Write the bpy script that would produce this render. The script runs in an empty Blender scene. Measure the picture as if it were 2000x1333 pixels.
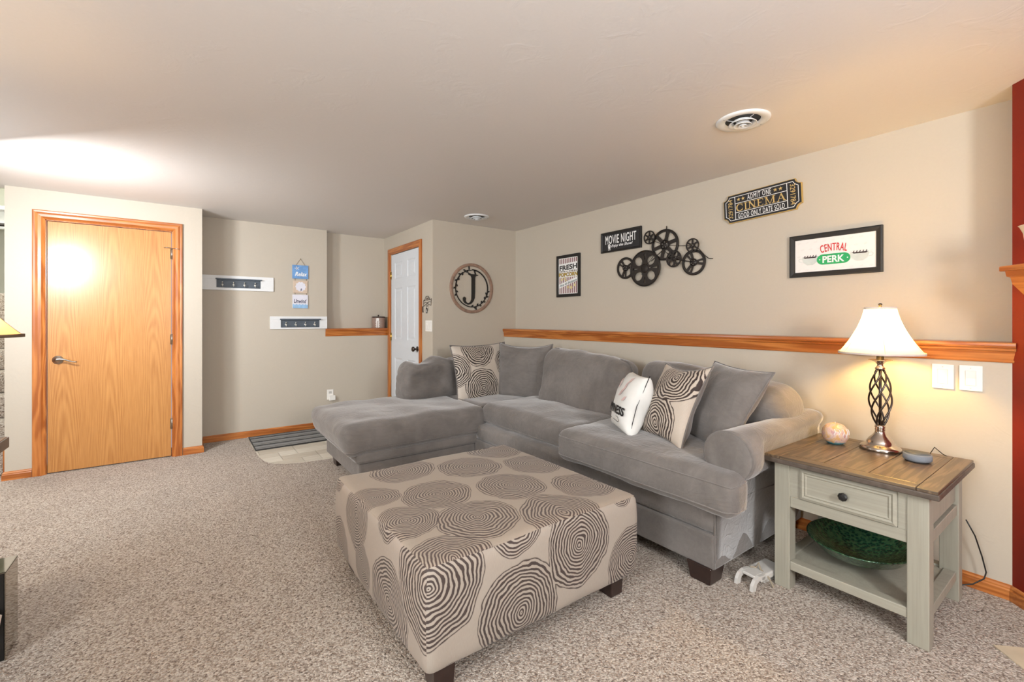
import bpy, bmesh, math, random
from mathutils import Vector, Matrix, noise
random.seed(7)
sc = bpy.context.scene
COL = sc.collection
PI = math.pi

# ------------------------------------------------------------------ camera, world, light, exposure
YAW = 0.631476
cam_d = bpy.data.cameras.new('camera'); cam = bpy.data.objects.new('camera', cam_d); COL.objects.link(cam)
cam.location = (0, 0, 1.235); cam.rotation_euler = (PI/2, 0, -YAW)
cam_d.sensor_width = 36; cam_d.lens = 878.57*36/2000; cam_d.shift_y = -0.0206; cam_d.clip_start = 0.05
sc.camera = cam
sc.view_settings.view_transform = 'Standard'; sc.view_settings.look = 'None'
sc.view_settings.exposure = 0.0; sc.view_settings.gamma = 1.0; sc.view_settings.use_curve_mapping = False
w = bpy.data.worlds.new('world'); sc.world = w; w.use_nodes = True
w.node_tree.nodes['Background'].inputs[0].default_value = (0.75, 0.85, 1, 1)
w.node_tree.nodes['Background'].inputs[1].default_value = 0.6

def area(name, loc, to, sx, sy, power, col, spread=None):
    l = bpy.data.lights.new(name, 'AREA'); l.shape = 'RECTANGLE'; l.size = sx; l.size_y = sy
    l.energy = power; l.color = col
    if spread: l.spread = spread
    o = bpy.data.objects.new(name, l); COL.objects.link(o); o.location = loc
    o.rotation_euler = (Vector(to)-Vector(loc)).to_track_quat('-Z', 'Y').to_euler()
    return o
LIGHTS = [
 # window behind the camera (daylight)
 ('daylight_window_behind', (0.75, -1.45, 1.70), (2.2, 2.6, 1.7), 0.45, 0.7, 56, (0.96, 0.98, 1.0)),
 # photographer's flash head outside the left edge; added upward fill brightening the ceiling behind camera
 ('flash_left', (-0.98, 3.72, 1.80), (0.8, 5.4, 1.0), 0.26, 0.26, 38, (0.96, 0.975, 1.0)),
 ('ceiling_fill_rear', (-0.5, -1.3, 1.35), (-0.5, -1.2, 2.27), 2.4, 2.0, 118, (0.93, 0.96, 1.0)),
 # daylight from the far side of the room, left of the camera
 ('daylight_window_side', (-2.62, 0.6, 1.5), (1.0, 2.4, 1.3), 1.6, 1.0, 135, (0.94, 0.97, 1.0)),
 # stairwell daylight
 ('daylight_stairwell', (-1.65, 6.3, 3.1), (-1.6, 6.2, 0.5), 0.7, 1.2, 45, (0.98, 1.0, 0.95)),
]
for a in LIGHTS: area(*a)
def bulb(loc, power, r=0.03, col=(1.0, 0.68, 0.38)):
    l = bpy.data.lights.new('bulb', 'POINT'); l.energy = power; l.color = col; l.shadow_soft_size = r
    o = bpy.data.objects.new('bulb', l); COL.objects.link(o); o.location = loc; return o
bulb((-1.05, 3.62, 1.62), 9.5, 0.16, (0.85, 0.92, 1.0))   # spill of the left flash head

# ------------------------------------------------------------------ material helpers
def lin(c):
    return tuple(((x/255)/12.92 if x/255 <= 0.04045 else ((x/255+0.055)/1.055)**2.4) for x in c)+(1,)
MATS = {}
class NT:
    def __init__(s, name):
        s.m = bpy.data.materials.new(name); s.m.use_nodes = True; s.t = s.m.node_tree
        s.b = s.t.nodes['Principled BSDF']; s.out = s.t.nodes['Material Output']
    def n(s, typ, ins=None, **kw):
        nd = s.t.nodes.new(typ)
        for k, v in kw.items(): setattr(nd, k, v)
        if ins:
            for k, v in ins.items():
                if hasattr(v, 'is_linked') or v.__class__.__name__.startswith('NodeSocket'): s.t.links.new(v, nd.inputs[k])
                else: nd.inputs[k].default_value = v
        return nd
    def l(s, a, b): s.t.links.new(a, b)
    def math(s, op, a, b=0.0, c=None):
        d = {0: a, 1: b}
        if c is not None: d[2] = c
        return s.n('ShaderNodeMath', d, operation=op).outputs[0]
    def coord(s, kind='Object', scale=(1, 1, 1), rot=(0, 0, 0), loc=(0, 0, 0)):
        tc = s.n('ShaderNodeTexCoord')
        mp = s.n('ShaderNodeMapping', {'Vector': tc.outputs[kind], 'Scale': scale, 'Rotation': rot, 'Location': loc})
        return mp.outputs[0]
    def noise(s, vec, scale, detail=2, rough=0.5, dist=0.0):
        return s.n('ShaderNodeTexNoise', {'Vector': vec, 'Scale': scale, 'Detail': detail, 'Roughness': rough, 'Distortion': dist})
    def ramp(s, fac, stops):
        nd = s.n('ShaderNodeValToRGB', {'Fac': fac}); cr = nd.color_ramp
        while len(cr.elements) < len(stops): cr.elements.new(0.5)
        for e, (p, c) in zip(cr.elements, stops): e.position = p; e.color = c if len(c) == 4 else tuple(c)+(1,)
        return nd.outputs[0]
    def mix(s, fac, a, b, blend='MIX'):
        nd = s.n('ShaderNodeMix', data_type='RGBA', blend_type=blend)
        for i, v in ((0, fac), (6, a), (7, b)):
            if v.__class__.__name__.startswith('NodeSocket'): s.l(v, nd.inputs[i])
            else: nd.inputs[i].default_value = v
        return nd.outputs[2]
    def bump(s, h, strength=0.3, dist=0.002, normal=None):
        nd = s.n('ShaderNodeBump', {'Height': h, 'Strength': strength, 'Distance': dist})
        if normal is not None: s.l(normal, nd.inputs['Normal'])
        return nd.outputs[0]
    def done(s, color=None, rough=0.5, metal=0.0, normal=None, spec=0.5, sheen=0, coat=0, trans=0):
        b = s.b
        if color is not None:
            if color.__class__.__name__.startswith('NodeSocket'): s.l(color, b.inputs['Base Color'])
            else: b.inputs['Base Color'].default_value = color
        if rough.__class__.__name__.startswith('NodeSocket'): s.l(rough, b.inputs['Roughness'])
        else: b.inputs['Roughness'].default_value = rough
        b.inputs['Metallic'].default_value = metal
        b.inputs['Specular IOR Level'].default_value = spec
        if normal is not None: s.l(normal, b.inputs['Normal'])
        if sheen: b.inputs['Sheen Weight'].default_value = sheen; b.inputs['Sheen Roughness'].default_value = 0.45
        if coat: b.inputs['Coat Weight'].default_value = coat; b.inputs['Coat Roughness'].default_value = 0.2
        if trans: b.inputs['Transmission Weight'].default_value = trans
        return s.m

def plain(name, rgb, rough=0.5, metal=0.0, var=0.06, scale=30, bump=0.0, spec=0.5, coat=0):
    t = NT(name); v = t.coord()
    nz = t.noise(v, scale, 3)
    c = lin(rgb)
    dark = tuple(x*(1-var) for x in c[:3])+(1,); lite = tuple(min(1, x*(1+var)) for x in c[:3])+(1,)
    col = t.ramp(nz.outputs[0], [(0.3, dark), (0.7, lite)])
    nm = t.bump(nz.outputs[0], bump, 0.002) if bump else None
    return t.done(col, rough, metal, nm, spec, coat=coat)

def wall_mat(name, rgb, bump=0.35):
    t = NT(name); v = t.coord()
    n1 = t.noise(v, 6, 4, 0.6, 0.9); n2 = t.noise(v, 70, 3, 0.6)
    k = t.ramp(n1.outputs[0], [(0.55, (0, 0, 0)), (0.66, (1, 1, 1))])
    h = t.math('ADD', t.math('MULTIPLY', k, 0.6), t.math('MULTIPLY', n2.outputs[0], 0.25))
    c = lin(rgb); col = t.mix(n2.outputs[0], tuple(x*0.975 for x in c[:3])+(1,), tuple(min(1, x*1.025) for x in c[:3])+(1,))
    return t.done(col, 0.55, 0, t.bump(h, bump, 0.0025), 0.35)

def wood(name, light, dark, grain='z', scale=1.0, rough=0.35, coat=0.25, contrast=1.0):
    t = NT(name)
    sc_ = {'z': (1, 1, 0.09), 'x': (0.09, 1, 1), 'y': (1, 0.09, 1)}[grain]
    v = t.coord(scale=tuple(a*scale for a in sc_))
    big = t.noise(v, 7, 3, 0.55, 0.4)
    wv = t.math('SINE', t.math('MULTIPLY', big.outputs[0], 48.0))
    fine = t.noise(t.coord(scale=tuple(a*scale for a in {'z': (1, 1, 0.03), 'x': (0.03, 1, 1), 'y': (1, 0.03, 1)}[grain])), 170, 4, 0.65)
    f = t.math('ADD', t.math('MULTIPLY', t.math('ADD', wv, 1.0), 0.22*contrast), t.math('MULTIPLY', fine.outputs[0], 0.75))
    col = t.ramp(f, [(0.22, lin(light)), (0.75, lin(dark))])
    return t.done(col, rough, 0, t.bump(f, 0.12, 0.001), 0.5, coat=coat)

def ring_fac(t, vec, discs, n_rings=13):
    """distance to the nearest disc centre, in disc radii -> wobbly concentric rings"""
    nz = t.noise(vec, 7.5, 2, 0.5)
    off = t.n('ShaderNodeVectorMath', {0: nz.outputs['Color'], 1: (0.5, 0.5, 0.5)}, operation='SUBTRACT').outputs[0]
    off = t.n('ShaderNodeVectorMath', {0: off, 'Scale': 0.065}, operation='SCALE').outputs[0]
    off = t.n('ShaderNodeVectorMath', {0: off, 1: (1, 1, 0)}, operation='MULTIPLY').outputs[0]
    vv = t.n('ShaderNodeVectorMath', {0: vec, 1: off}, operation='ADD').outputs[0]
    cur = None
    for (x, y, r) in discs:
        d = t.n('ShaderNodeVectorMath', {0: vv, 1: (x, y, 0)}, operation='DISTANCE').outputs['Value']
        d = t.math('DIVIDE', d, r*0.94)
        cur = d if cur is None else t.math('MINIMUM', cur, d)
    fine = t.noise(vec, 38, 2, 0.5)
    ph = t.math('ADD', t.math('MULTIPLY', t.math('POWER', cur, 0.9), n_rings*2*PI), t.math('MULTIPLY', fine.outputs[0], 3.4))
    s_ = t.math('SINE', ph)
    ring = t.n('ShaderNodeMapRange', {0: s_, 1: -0.25, 2: 0.25}, clamp=True).outputs[0]
    mask = t.n('ShaderNodeMapRange', {0: cur, 1: 1.01, 2: 0.99}, clamp=True).outputs[0]
    return t.math('MULTIPLY', ring, mask)

def ring_mat(name, axis, discs, base=(176, 163, 149), ink=(88, 76, 71), rough=0.6, n_rings=13):
    t = NT(name)
    tc = t.n('ShaderNodeTexCoord'); sp = t.n('ShaderNodeSeparateXYZ', {0: tc.outputs['Object']})
    a, b = {'xy': (0, 1), 'xz': (0, 2), 'yz': (1, 2)}[axis]
    cb = t.n('ShaderNodeCombineXYZ', {0: sp.outputs[a], 1: sp.outputs[b], 2: 0.0})
    f = ring_fac(t, cb.outputs[0], discs, n_rings)
    mp = t.n('ShaderNodeMapping', {'Vector': cb.outputs[0], 'Scale': (900, 60, 1)})
    wv = t.noise(mp.outputs[0], 1, 2, 0.6)
    lo = tuple(x*0.86 for x in lin(base)[:3])+(1,)
    basec = t.mix(wv.outputs[0], lo, tuple(min(1, x*1.12) for x in lin(base)[:3])+(1,))
    inkc = t.mix(wv.outputs[0], tuple(x*0.8 for x in lin(ink)[:3])+(1,), tuple(x*1.2 for x in lin(ink)[:3])+(1,))
    col = t.mix(f, basec, inkc)
    h = t.math('ADD', t.math('MULTIPLY', f, -0.6), t.math('MULTIPLY', wv.outputs[0], 0.3))
    return t.done(col, rough, 0, t.bump(h, 0.35, 0.0015), 0.25, sheen=0.15)

def velvet(name, rgb, seed=0):
    t = NT(name); v = t.coord(loc=(seed*3.1, seed*1.7, 0))
    n1 = t.noise(v, 2.6, 3, 0.55, 0.9); n2 = t.noise(t.coord(scale=(0.35, 1.0, 1.0), rot=(0, 0, 0.5)), 30, 4, 0.7, 0.8)
    nap = t.math('ADD', t.math('MULTIPLY', n1.outputs[0], 0.7), t.math('MULTIPLY', n2.outputs[0], 0.3))
    c = lin(rgb)[:3]
    col = t.ramp(nap, [(0.36, tuple(x*0.80 for x in c)), (0.50, c), (0.64, tuple(x*1.22 for x in c))])
    lines = t.noise(t.coord(scale=(1.0, 1.0, 0.5), rot=(0.3, 0.2, 0.6)), 60, 3, 0.6, 1.2)
    h = t.math('ADD', t.math('MULTIPLY', n2.outputs[0], 0.8), t.math('MULTIPLY', lines.outputs[0], 0.5))
    fold = t.noise(t.coord(scale=(1.0, 0.5, 1.0), rot=(0.2, 0.4, 0.9)), 7, 2, 0.5, 1.8)
    fr = t.math('ABSOLUTE', t.math('SUBTRACT', fold.outputs[0], 0.5))
    fm = t.n('ShaderNodeMapRange', {0: fr, 1: 0.0, 2: 0.05, 3: 1.0, 4: 0.0}, clamp=True).outputs[0]
    nb = t.bump(fm, 0.16, 0.005)
    return t.done(col, 0.85, 0, t.bump(h, 0.45, 0.004, nb), 0.15, sheen=0.5)

def emit_mix(name, rgb, strength, rough=0.5):
    t = NT(name); v = t.coord(); nz = t.noise(v, 60, 2)
    c = lin(rgb)
    col = t.ramp(nz.outputs[0], [(0.3, tuple(x*0.97 for x in c[:3])), (0.7, c)])
    m = t.done(col, rough); t.l(col, t.b.inputs['Emission Color']); t.b.inputs['Emission Strength'].default_value = strength
    return m

# ------------------------------------------------------------------ mesh helpers
def link(o, parent=None):
    COL.objects.link(o)
    if parent is not None: o.parent = parent
    return o
def obj(name, bm, mat, parent=None, smooth=False, mats=None):
    me = bpy.data.meshes.new(name)
    if smooth:
        for f in bm.faces: f.smooth = True
    bm.to_mesh(me); bm.free()
    for m in (mats or [mat]): me.materials.append(m)
    return link(bpy.data.objects.new(name, me), parent)
def tag(o, label=None, cat=None, group=None, kind=None):
    if label: o['label'] = label
    if cat: o['category'] = cat
    if group: o['group'] = group
    if kind: o['kind'] = kind
    return o
def thing(name, label, cat, loc=(0, 0, 0), rot=0, group=None, mat=None):
    o = bpy.data.objects.new(name, None); COL.objects.link(o); o.empty_display_size = 0.05
    if mat is not None: o.matrix_world = mat
    else: o.location = loc; o.rotation_euler = (0, 0, rot)
    return tag(o, label, cat, group)
def struct(name, bm, mat, smooth=False, mats=None):
    return tag(obj(name, bm, mat, None, smooth, mats), kind='structure')
def sempty(name, mat=None):
    o = bpy.data.objects.new(name, None); COL.objects.link(o)
    if mat is not None: o.matrix_world = mat
    return tag(o, kind='structure')
def basis(c, right, up):
    r = Vector(right).normalized(); u = Vector(up); u = (u - r*u.dot(r)).normalized(); n = r.cross(u)
    m = Matrix((r, u, n)).transposed().to_4x4(); m.translation = Vector(c); return m
def FX(x, y, z): return basis((x, y, z), (0, -1, 0), (0, 0, 1))    # plane facing -X
def FY(x, y, z): return basis((x, y, z), (1, 0, 0), (0, 0, 1))     # plane facing -Y
def box(bm, x0, x1, y0, y1, z0, z1, bev=0.0, seg=2, mi=0):
    vs = [bm.verts.new(p) for p in ((x0,y0,z0),(x1,y0,z0),(x1,y1,z0),(x0,y1,z0),(x0,y0,z1),(x1,y0,z1),(x1,y1,z1),(x0,y1,z1))]
    fs = [bm.faces.new([vs[i] for i in q]) for q in ((0,3,2,1),(4,5,6,7),(0,1,5,4),(1,2,6,5),(2,3,7,6),(3,0,4,7))]
    for f in fs: f.material_index = mi
    if bev > 0:
        es = list({e for f in fs for e in f.edges})
        bmesh.ops.bevel(bm, geom=es, offset=bev, segments=seg, affect='EDGES', profile=0.5)
    return bm
def B(*a, **k): return box(bmesh.new(), *a, **k)
def poly(bm, pts, mi=0):
    f = bm.faces.new([bm.verts.new(p) for p in pts]); f.material_index = mi; return f
def lathe(prof, n=32, loc=(0, 0, 0), bm=None, cap=True):
    bm = bm or bmesh.new(); rings = []
    for r, z in prof:
        rings.append([bm.verts.new((loc[0]+r*math.cos(2*PI*i/n), loc[1]+r*math.sin(2*PI*i/n), loc[2]+z)) for i in range(n)])
    for a, b in zip(rings, rings[1:]):
        for i in range(n): bm.faces.new((a[i], a[(i+1) % n], b[(i+1) % n], b[i]))
    if cap:
        if prof[0][0] > 1e-4: bm.faces.new(rings[0][::-1])
        if prof[-1][0] > 1e-4: bm.faces.new(rings[-1])
    return bm
def tube(bm, pts, r, n=8, closed=False):
    pts = [Vector(p) for p in pts]; N = len(pts); rings = []
    prev = None
    for i, p in enumerate(pts):
        a = pts[(i-1) % N] if (closed or i > 0) else p; b = pts[(i+1) % N] if (closed or i < N-1) else p
        t = (b-a).normalized()
        if prev is None:
            u = t.orthogonal().normalized()
        else:
            u = (prev - t*prev.dot(t)).normalized()
        prev = u; v = t.cross(u)
        rr = r[i] if isinstance(r, (list, tuple)) else r
        rings.append([bm.verts.new(p + u*rr*math.cos(2*PI*k/n) + v*rr*math.sin(2*PI*k/n)) for k in range(n)])
    m = N if closed else N-1
    for i in range(m):
        a, b = rings[i], rings[(i+1) % N]
        for k in range(n): bm.faces.new((a[k], a[(k+1) % n], b[(k+1) % n], b[k]))
    if not closed:
        bm.faces.new(rings[0][::-1]); bm.faces.new(rings[-1])
    return bm
def sweep(bm, path, prof, closed_prof=True, seg=None):
    """path: 2-D points; prof: (offset to the left of travel, height). mitred."""
    n = len(path); P = [Vector(p) for p in path]; rows = []
    for i in range(n):
        d0 = (P[i]-P[i-1]).normalized() if i > 0 else (P[1]-P[0]).normalized()
        d1 = (P[i+1]-P[i]).normalized() if i < n-1 else d0
        n0 = Vector((-d0.y, d0.x)); n1 = Vector((-d1.y, d1.x)); m = (n0+n1).normalized(); k = 1/max(0.3, m.dot(n0))
        rows.append([(P[i].x+m.x*o*k, P[i].y+m.y*o*k, h) for o, h in prof])
    rng = range(n-1) if seg is None else [seg]
    for i in rng:
        a = [bm.verts.new(p) for p in rows[i]]; b = [bm.verts.new(p) for p in rows[i+1]]; q = len(prof)
        for k in range(q if closed_prof else q-1):
            bm.faces.new((a[k], b[k], b[(k+1) % q], a[(k+1) % q]))
        bm.faces.new(a); bm.faces.new(b[::-1])
    bmesh.ops.recalc_face_normals(bm, faces=bm.faces)
    return bm
def sheet(splines, depth, z=0.0):
    """filled 2-D outline(s) with holes, extruded to depth, lying in local xy from z to z+depth"""
    cu = bpy.data.curves.new('c', 'CURVE'); cu.dimensions = '2D'; cu.fill_mode = 'BOTH'; cu.extrude = depth/2
    for pts in splines:
        sp = cu.splines.new('POLY'); sp.points.add(len(pts)-1); sp.use_cyclic_u = True
        for p, q in zip(sp.points, pts): p.co = (q[0], q[1], 0, 1)
    return curve_bm(cu, z+depth/2)
def curve_bm(cu, z=0.0):
    o = bpy.data.objects.new('c', cu); COL.objects.link(o)
    bpy.context.view_layer.update()
    dg = bpy.context.evaluated_depsgraph_get()
    me = bpy.data.meshes.new_from_object(o.evaluated_get(dg))
    bm = bmesh.new(); bm.from_mesh(me)
    for v in bm.verts: v.co.z += z
    bpy.data.objects.remove(o); bpy.data.meshes.remove(me); bpy.data.curves.remove(cu)
    for f in bm.faces: f.material_index = 0; f.smooth = False
    return bm
def circ(x, y, r, n=32, ry=None, a0=0.0): 
    ry = ry or r
    return [(x+r*math.cos(a0+2*PI*i/n), y+ry*math.sin(a0+2*PI*i/n)) for i in range(n)]
def text_bm(s, x0, x1, y0, y1, z, depth=0.0008, bold=0.0, shear=0.0, rot=0, arc=0.0, space=1.0, slope=0.0):
    """the word(s) s fitted into the rectangle; rot in quarter turns"""
    cu = bpy.data.curves.new('t', 'FONT'); cu.body = s; cu.size = 1; cu.offset = bold; cu.shear = shear
    cu.extrude = 0.0; cu.resolution_u = 3; cu.space_character = space
    bm = curve_bm(cu)
    for v in bm.verts:
        c = v.co
        if rot == 1: v.co = (-c.y, c.x, 0)
        elif rot == -1: v.co = (c.y, -c.x, 0)
        else: v.co = (c.x, c.y, 0)
    xs = [v.co.x for v in bm.verts]; ys = [v.co.y for v in bm.verts]
    ax, bx, ay, by = min(xs), max(xs), min(ys), max(ys)
    for v in bm.verts:
        u = (v.co.x-ax)/(bx-ax); t = (v.co.y-ay)/(by-ay)
        dy = arc*(1-(2*u-1)**2) + slope*(u-0.5)
        v.co = (x0+u*(x1-x0), y0+t*(y1-y0)+dy, z)
    ext = bmesh.ops.extrude_face_region(bm, geom=list(bm.faces))
    for g in ext['geom']:
        if isinstance(g, bmesh.types.BMVert): g.co.z += depth
    return bm
def stroke(bm, pts, w, z0, z1, closed=False):
    """flat line of width w through 2-D pts, from z0 to z1"""
    P = [Vector(p) for p in pts]; n = len(P); L = []; R = []
    for i in range(n):
        a = P[i-1] if (closed or i > 0) else P[i]; b = P[(i+1) % n] if (closed or i < n-1) else P[i]
        d = (b-a).normalized(); nn = Vector((-d.y, d.x)); ww = (w[i] if isinstance(w, (list, tuple)) else w)/2
        L.append(P[i]+nn*ww); R.append(P[i]-nn*ww)
    lo = [(bm.verts.new((l.x, l.y, z0)), bm.verts.new((r.x, r.y, z0)), bm.verts.new((r.x, r.y, z1)), bm.verts.new((l.x, l.y, z1))) for l, r in zip(L, R)]
    m = n if closed else n-1
    for i in range(m):
        a, b = lo[i], lo[(i+1) % n]
        for k in range(4): bm.faces.new((a[k], a[(k+1) % 4], b[(k+1) % 4], b[k]))
    if not closed: bm.faces.new(lo[0][::-1]); bm.faces.new(lo[-1])
    bmesh.ops.recalc_face_normals(bm, faces=bm.faces)
    return bm
def join(*bms):
    a = bms[0]
    for b in bms[1:]:
        me = bpy.data.meshes.new('j'); b.to_mesh(me); b.free(); a.from_mesh(me); bpy.data.meshes.remove(me)
    return a
def xf(bm, m):
    bmesh.ops.transform(bm, matrix=m, verts=bm.verts); return bm

def soft_box(hx, hy, hz, r=0.06, n=(20, 20, 8), crown=0.0, crown_y=0.0, wr=0.006, ws=6.0, seed=0, fn=None, loops=(), out=None):
    """cushion centred on the origin: rounded box, crowned, wrinkled"""
    bm = bmesh.new(); cache = {}
    def V(q):
        key = tuple(round(c, 6) for c in q)
        if key in cache: return cache[key]
        v = bm.verts.new(q); cache[key] = v; return v
    def lin_(k, m, h):
        t = -1+2*k/m
        return h*math.sin(t*PI/2)*0.45 + h*t*0.55
    nx, ny, nz = n
    def grid(f, a, b):
        for i in range(a):
            for j in range(b):
                qs = [f(i, j), f(i+1, j), f(i+1, j+1), f(i, j+1)]
                bm.faces.new([V(q) for q in qs])
    X = lambda i: lin_(i, nx, hx)
    Y = lambda i: lin_(i, ny, hy)
    Z = lambda i: lin_(i, nz, hz)
    grid(lambda i, j: (X(i), Y(j), hz), nx, ny); grid(lambda i, j: (X(i), Y(j), -hz), nx, ny)
    grid(lambda i, j: (X(i), hy, Z(j)), nx, nz); grid(lambda i, j: (X(i), -hy, Z(j)), nx, nz)
    grid(lambda i, j: (hx, Y(i), Z(j)), ny, nz); grid(lambda i, j: (-hx, Y(i), Z(j)), ny, nz)
    rr = min(r, hx*0.98, hy*0.98, hz*0.98)
    LP = [sorted([v for v in bm.verts if abs(v.co.z-Z(k)) < 1e-5 and (abs(abs(v.co.x)-hx) < 1e-5 or abs(abs(v.co.y)-hy) < 1e-5)], key=lambda v: math.atan2(v.co.y/hy, v.co.x/hx)) for k in loops]
    for v in bm.verts:
        q = v.co.copy()
        inn = Vector([max(-(h-rr), min(h-rr, c)) for c, h in zip(q, (hx, hy, hz))])
        d = q-inn
        if d.length > 1e-9: q = inn + d.normalized()*rr
        u, s, t = q.x/hx, q.y/hy, q.z/hz
        q.z += crown*(1-u*u)*(1-s*s)*(1 if t > 0 else -0.2)
        q.y += crown_y*(1-u*u)*(1-t*t)*(1 if s > 0 else -1)
        p = q*ws + Vector((seed*7.3, seed*3.1, seed*1.9))
        dd = noise.noise(p)*wr*1.6 + (1-abs(noise.noise(p*1.9+Vector((5, 1, 2))))*2)*wr*0.5
        nrm = Vector((u**5, s**5, t**5))
        if nrm.length > 1e-6: q += nrm.normalized()*dd
        if fn: q = fn(q, u, s, t)
        v.co = q
    if out is not None: out.extend([[v.co.copy() for v in l] for l in LP])
    bmesh.ops.recalc_face_normals(bm, faces=bm.faces)
    return bm
def pillow_bm(w, h, t, n=22, wr=0.006, seed=0, pinch=0.08, fn=None, sq=0.5):
    """throw pillow in local xy, thickness along z; front faces material 0, back faces material 1"""
    bm = bmesh.new(); F = {}; Bk = {}
    for i in range(n+1):
        for j in range(n+1):
            u = math.sin((-1+2*i/n)*PI/2)*0.35+(-1+2*i/n)*0.65; v = math.sin((-1+2*j/n)*PI/2)*0.35+(-1+2*j/n)*0.65
            x = w*u*(1-pinch*(1-v*v)); y = h*v*(1-pinch*(1-u*u))
            T = t*((1-abs(u)**2.2)*(1-abs(v)**2.2))**sq
            for side, D in ((1, F), (-1, Bk)):
                edge = i in (0, n) or j in (0, n)
                if side == -1 and edge: D[i, j] = F[i, j]; continue
                k = min(1, T/t*1.6)
                p = Vector((x*5, y*5, side*1.3+seed*4.7))
                z = side*T + (noise.noise(p)*1.5+noise.noise(p*2.3))*wr*k
                q = Vector((x, y, z))
                if fn: q = fn(q, u, v)
                D[i, j] = bm.verts.new(q)
    for i in range(n):
        for j in range(n):
            f = bm.faces.new((F[i, j], F[i+1, j], F[i+1, j+1], F[i, j+1])); f.material_index = 0
            f = bm.faces.new((Bk[i, j], Bk[i, j+1], Bk[i+1, j+1], Bk[i+1, j])); f.material_index = 1
    path = [F[i, 0].co.copy() for i in range(n)]+[F[n, j].co.copy() for j in range(n)]+[F[i, n].co.copy() for i in range(n, 0, -1)]+[F[0, j].co.copy() for j in range(n, 0, -1)]
    return bm, path
# ------------------------------------------------------------------ materials
M = {}
M['wall'] = wall_mat('wall_paint', (192, 183, 168), 0.35); M['ceil'] = wall_mat('ceiling_paint', (220, 215, 210), 0.3)
M['red'] = wall_mat('red_paint', (124, 30, 14), 0.25)
M['stairwall'] = wall_mat('stairwell_paint', (214, 214, 200))
OAKL, OAKD = (206, 132, 66), (162, 90, 36)
M['oak_z'] = wood('oak_vertical', OAKL, OAKD, 'z'); M['oak_x'] = wood('oak_along_x', OAKL, OAKD, 'x'); M['oak_y'] = wood('oak_along_y', OAKL, OAKD, 'y')
def door_oak():
    t = NT('oak_veneer')
    v = t.coord(scale=(1.0, 1, 0.16)); n0 = t.noise(v, 2.6, 3, 0.5, 0.3)
    tc = t.coord(); sx = t.n('ShaderNodeSeparateXYZ', {0: tc})
    # cathedral figure: nested arches inside each veneer leaf
    u = t.math('SUBTRACT', t.math('FRACT', t.math('MULTIPLY', t.math('ADD', sx.outputs[0], 0.055), 3.45)), 0.5)
    arch = t.math('ADD', t.math('MULTIPLY', t.math('MULTIPLY', u, u), 9.0), t.math('MULTIPLY', sx.outputs[2], 0.55))
    ph = t.math('ADD', t.math('MULTIPLY', arch, 34.0), t.math('MULTIPLY', n0.outputs[0], 62.0))
    wv = t.math('MULTIPLY', t.math('ADD', t.math('SINE', ph), 1.0), 0.5)
    fine = t.noise(t.coord(scale=(1, 1, 0.03)), 190, 4, 0.6)
    blot = t.noise(t.coord(scale=(1, 1, 0.3)), 3, 2)
    f = t.math('ADD', t.math('MULTIPLY', wv, 0.15), t.math('ADD', t.math('MULTIPLY', fine.outputs[0], 0.55), t.math('MULTIPLY', blot.outputs[0], 0.2)))
    col = t.ramp(f, [(0.28, lin((202, 146, 84))), (0.75, lin((158, 100, 48)))])
    return t.done(col, 0.32, 0, t.bump(f, 0.05, 0.001), 0.4, coat=0.3)
M['door_oak'] = door_oak()
def carpet():
    t = NT('carpet_pile'); v = t.coord()
    vo = t.n('ShaderNodeTexVoronoi', {'Vector': v, 'Scale': 150.0, 'Randomness': 1.0}, feature='F1')
    sep = t.n('ShaderNodeSeparateXYZ', {0: vo.outputs['Color']})
    n1 = t.noise(v, 98, 3, 0.65, 0.4); n2 = t.noise(v, 2.2, 3, 0.6); n3 = t.noise(v, 200, 2, 0.6)
    f = t.math('ADD', t.math('MULTIPLY', sep.outputs[0], 0.42), t.math('ADD', t.math('MULTIPLY', n1.outputs[0], 0.78), t.math('MULTIPLY', n3.outputs[0], 0.22)))
    col = t.ramp(f, [(0.38, lin((70, 56, 47))), (0.50, lin((138, 120, 105))), (0.66, lin((178, 163, 148))), (0.92, lin((216, 206, 194)))])
    patch = t.ramp(n2.outputs[0], [(0.35, (0.93, 0.93, 0.93)), (0.65, (1, 1, 1))])
    col = t.mix(1.0, col, patch, 'MULTIPLY')
    h = t.math('ADD', t.math('MULTIPLY', n1.outputs[0], 1.2), t.math('SUBTRACT', t.math('MULTIPLY', n3.outputs[0], 0.5), t.math('MULTIPLY', vo.outputs['Distance'], 0.6)))
    return t.done(col, 0.95, 0, t.bump(h, 0.8, 0.012), 0.05, sheen=0.2)
M['carpet'] = carpet()
M['velvet'] = velvet('grey_velour', (118, 113, 109)); M['velvet2'] = velvet('grey_velour_cushion', (113, 108, 104), 3)
M['velvet3'] = velvet('grey_velour_pillow', (116, 111, 107), 5)
M['dark_wood'] = plain('espresso_wood', (44, 28, 24), 0.35, var=0.2, coat=0.3)
M['black'] = plain('black_paint', (24, 23, 22), 0.45); M['black_metal'] = plain('black_metal', (38, 34, 32), 0.42, 0.5)
M['bronze'] = plain('aged_bronze_metal', (50, 46, 43), 0.45, 0.6, var=0.2)
M['white'] = plain('white_paint', (226, 228, 228), 0.4, var=0.02); M['white_door'] = plain('white_door_paint', (218, 223, 228), 0.35, var=0.015)
M['plastic'] = plain('white_plastic', (240, 238, 232), 0.3, var=0.01); M['plastic_shade'] = plain('grey_white_plastic', (205, 203, 198), 0.35, var=0.02)
M['chrome'] = plain('polished_nickel', (200, 190, 180), 0.16, 1.0, var=0.03); M['nickel'] = plain('brushed_nickel', (176, 174, 170), 0.28, 1.0)
M['gunmetal'] = plain('gunmetal', (92, 84, 80), 0.22, 1.0, var=0.1)
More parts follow.
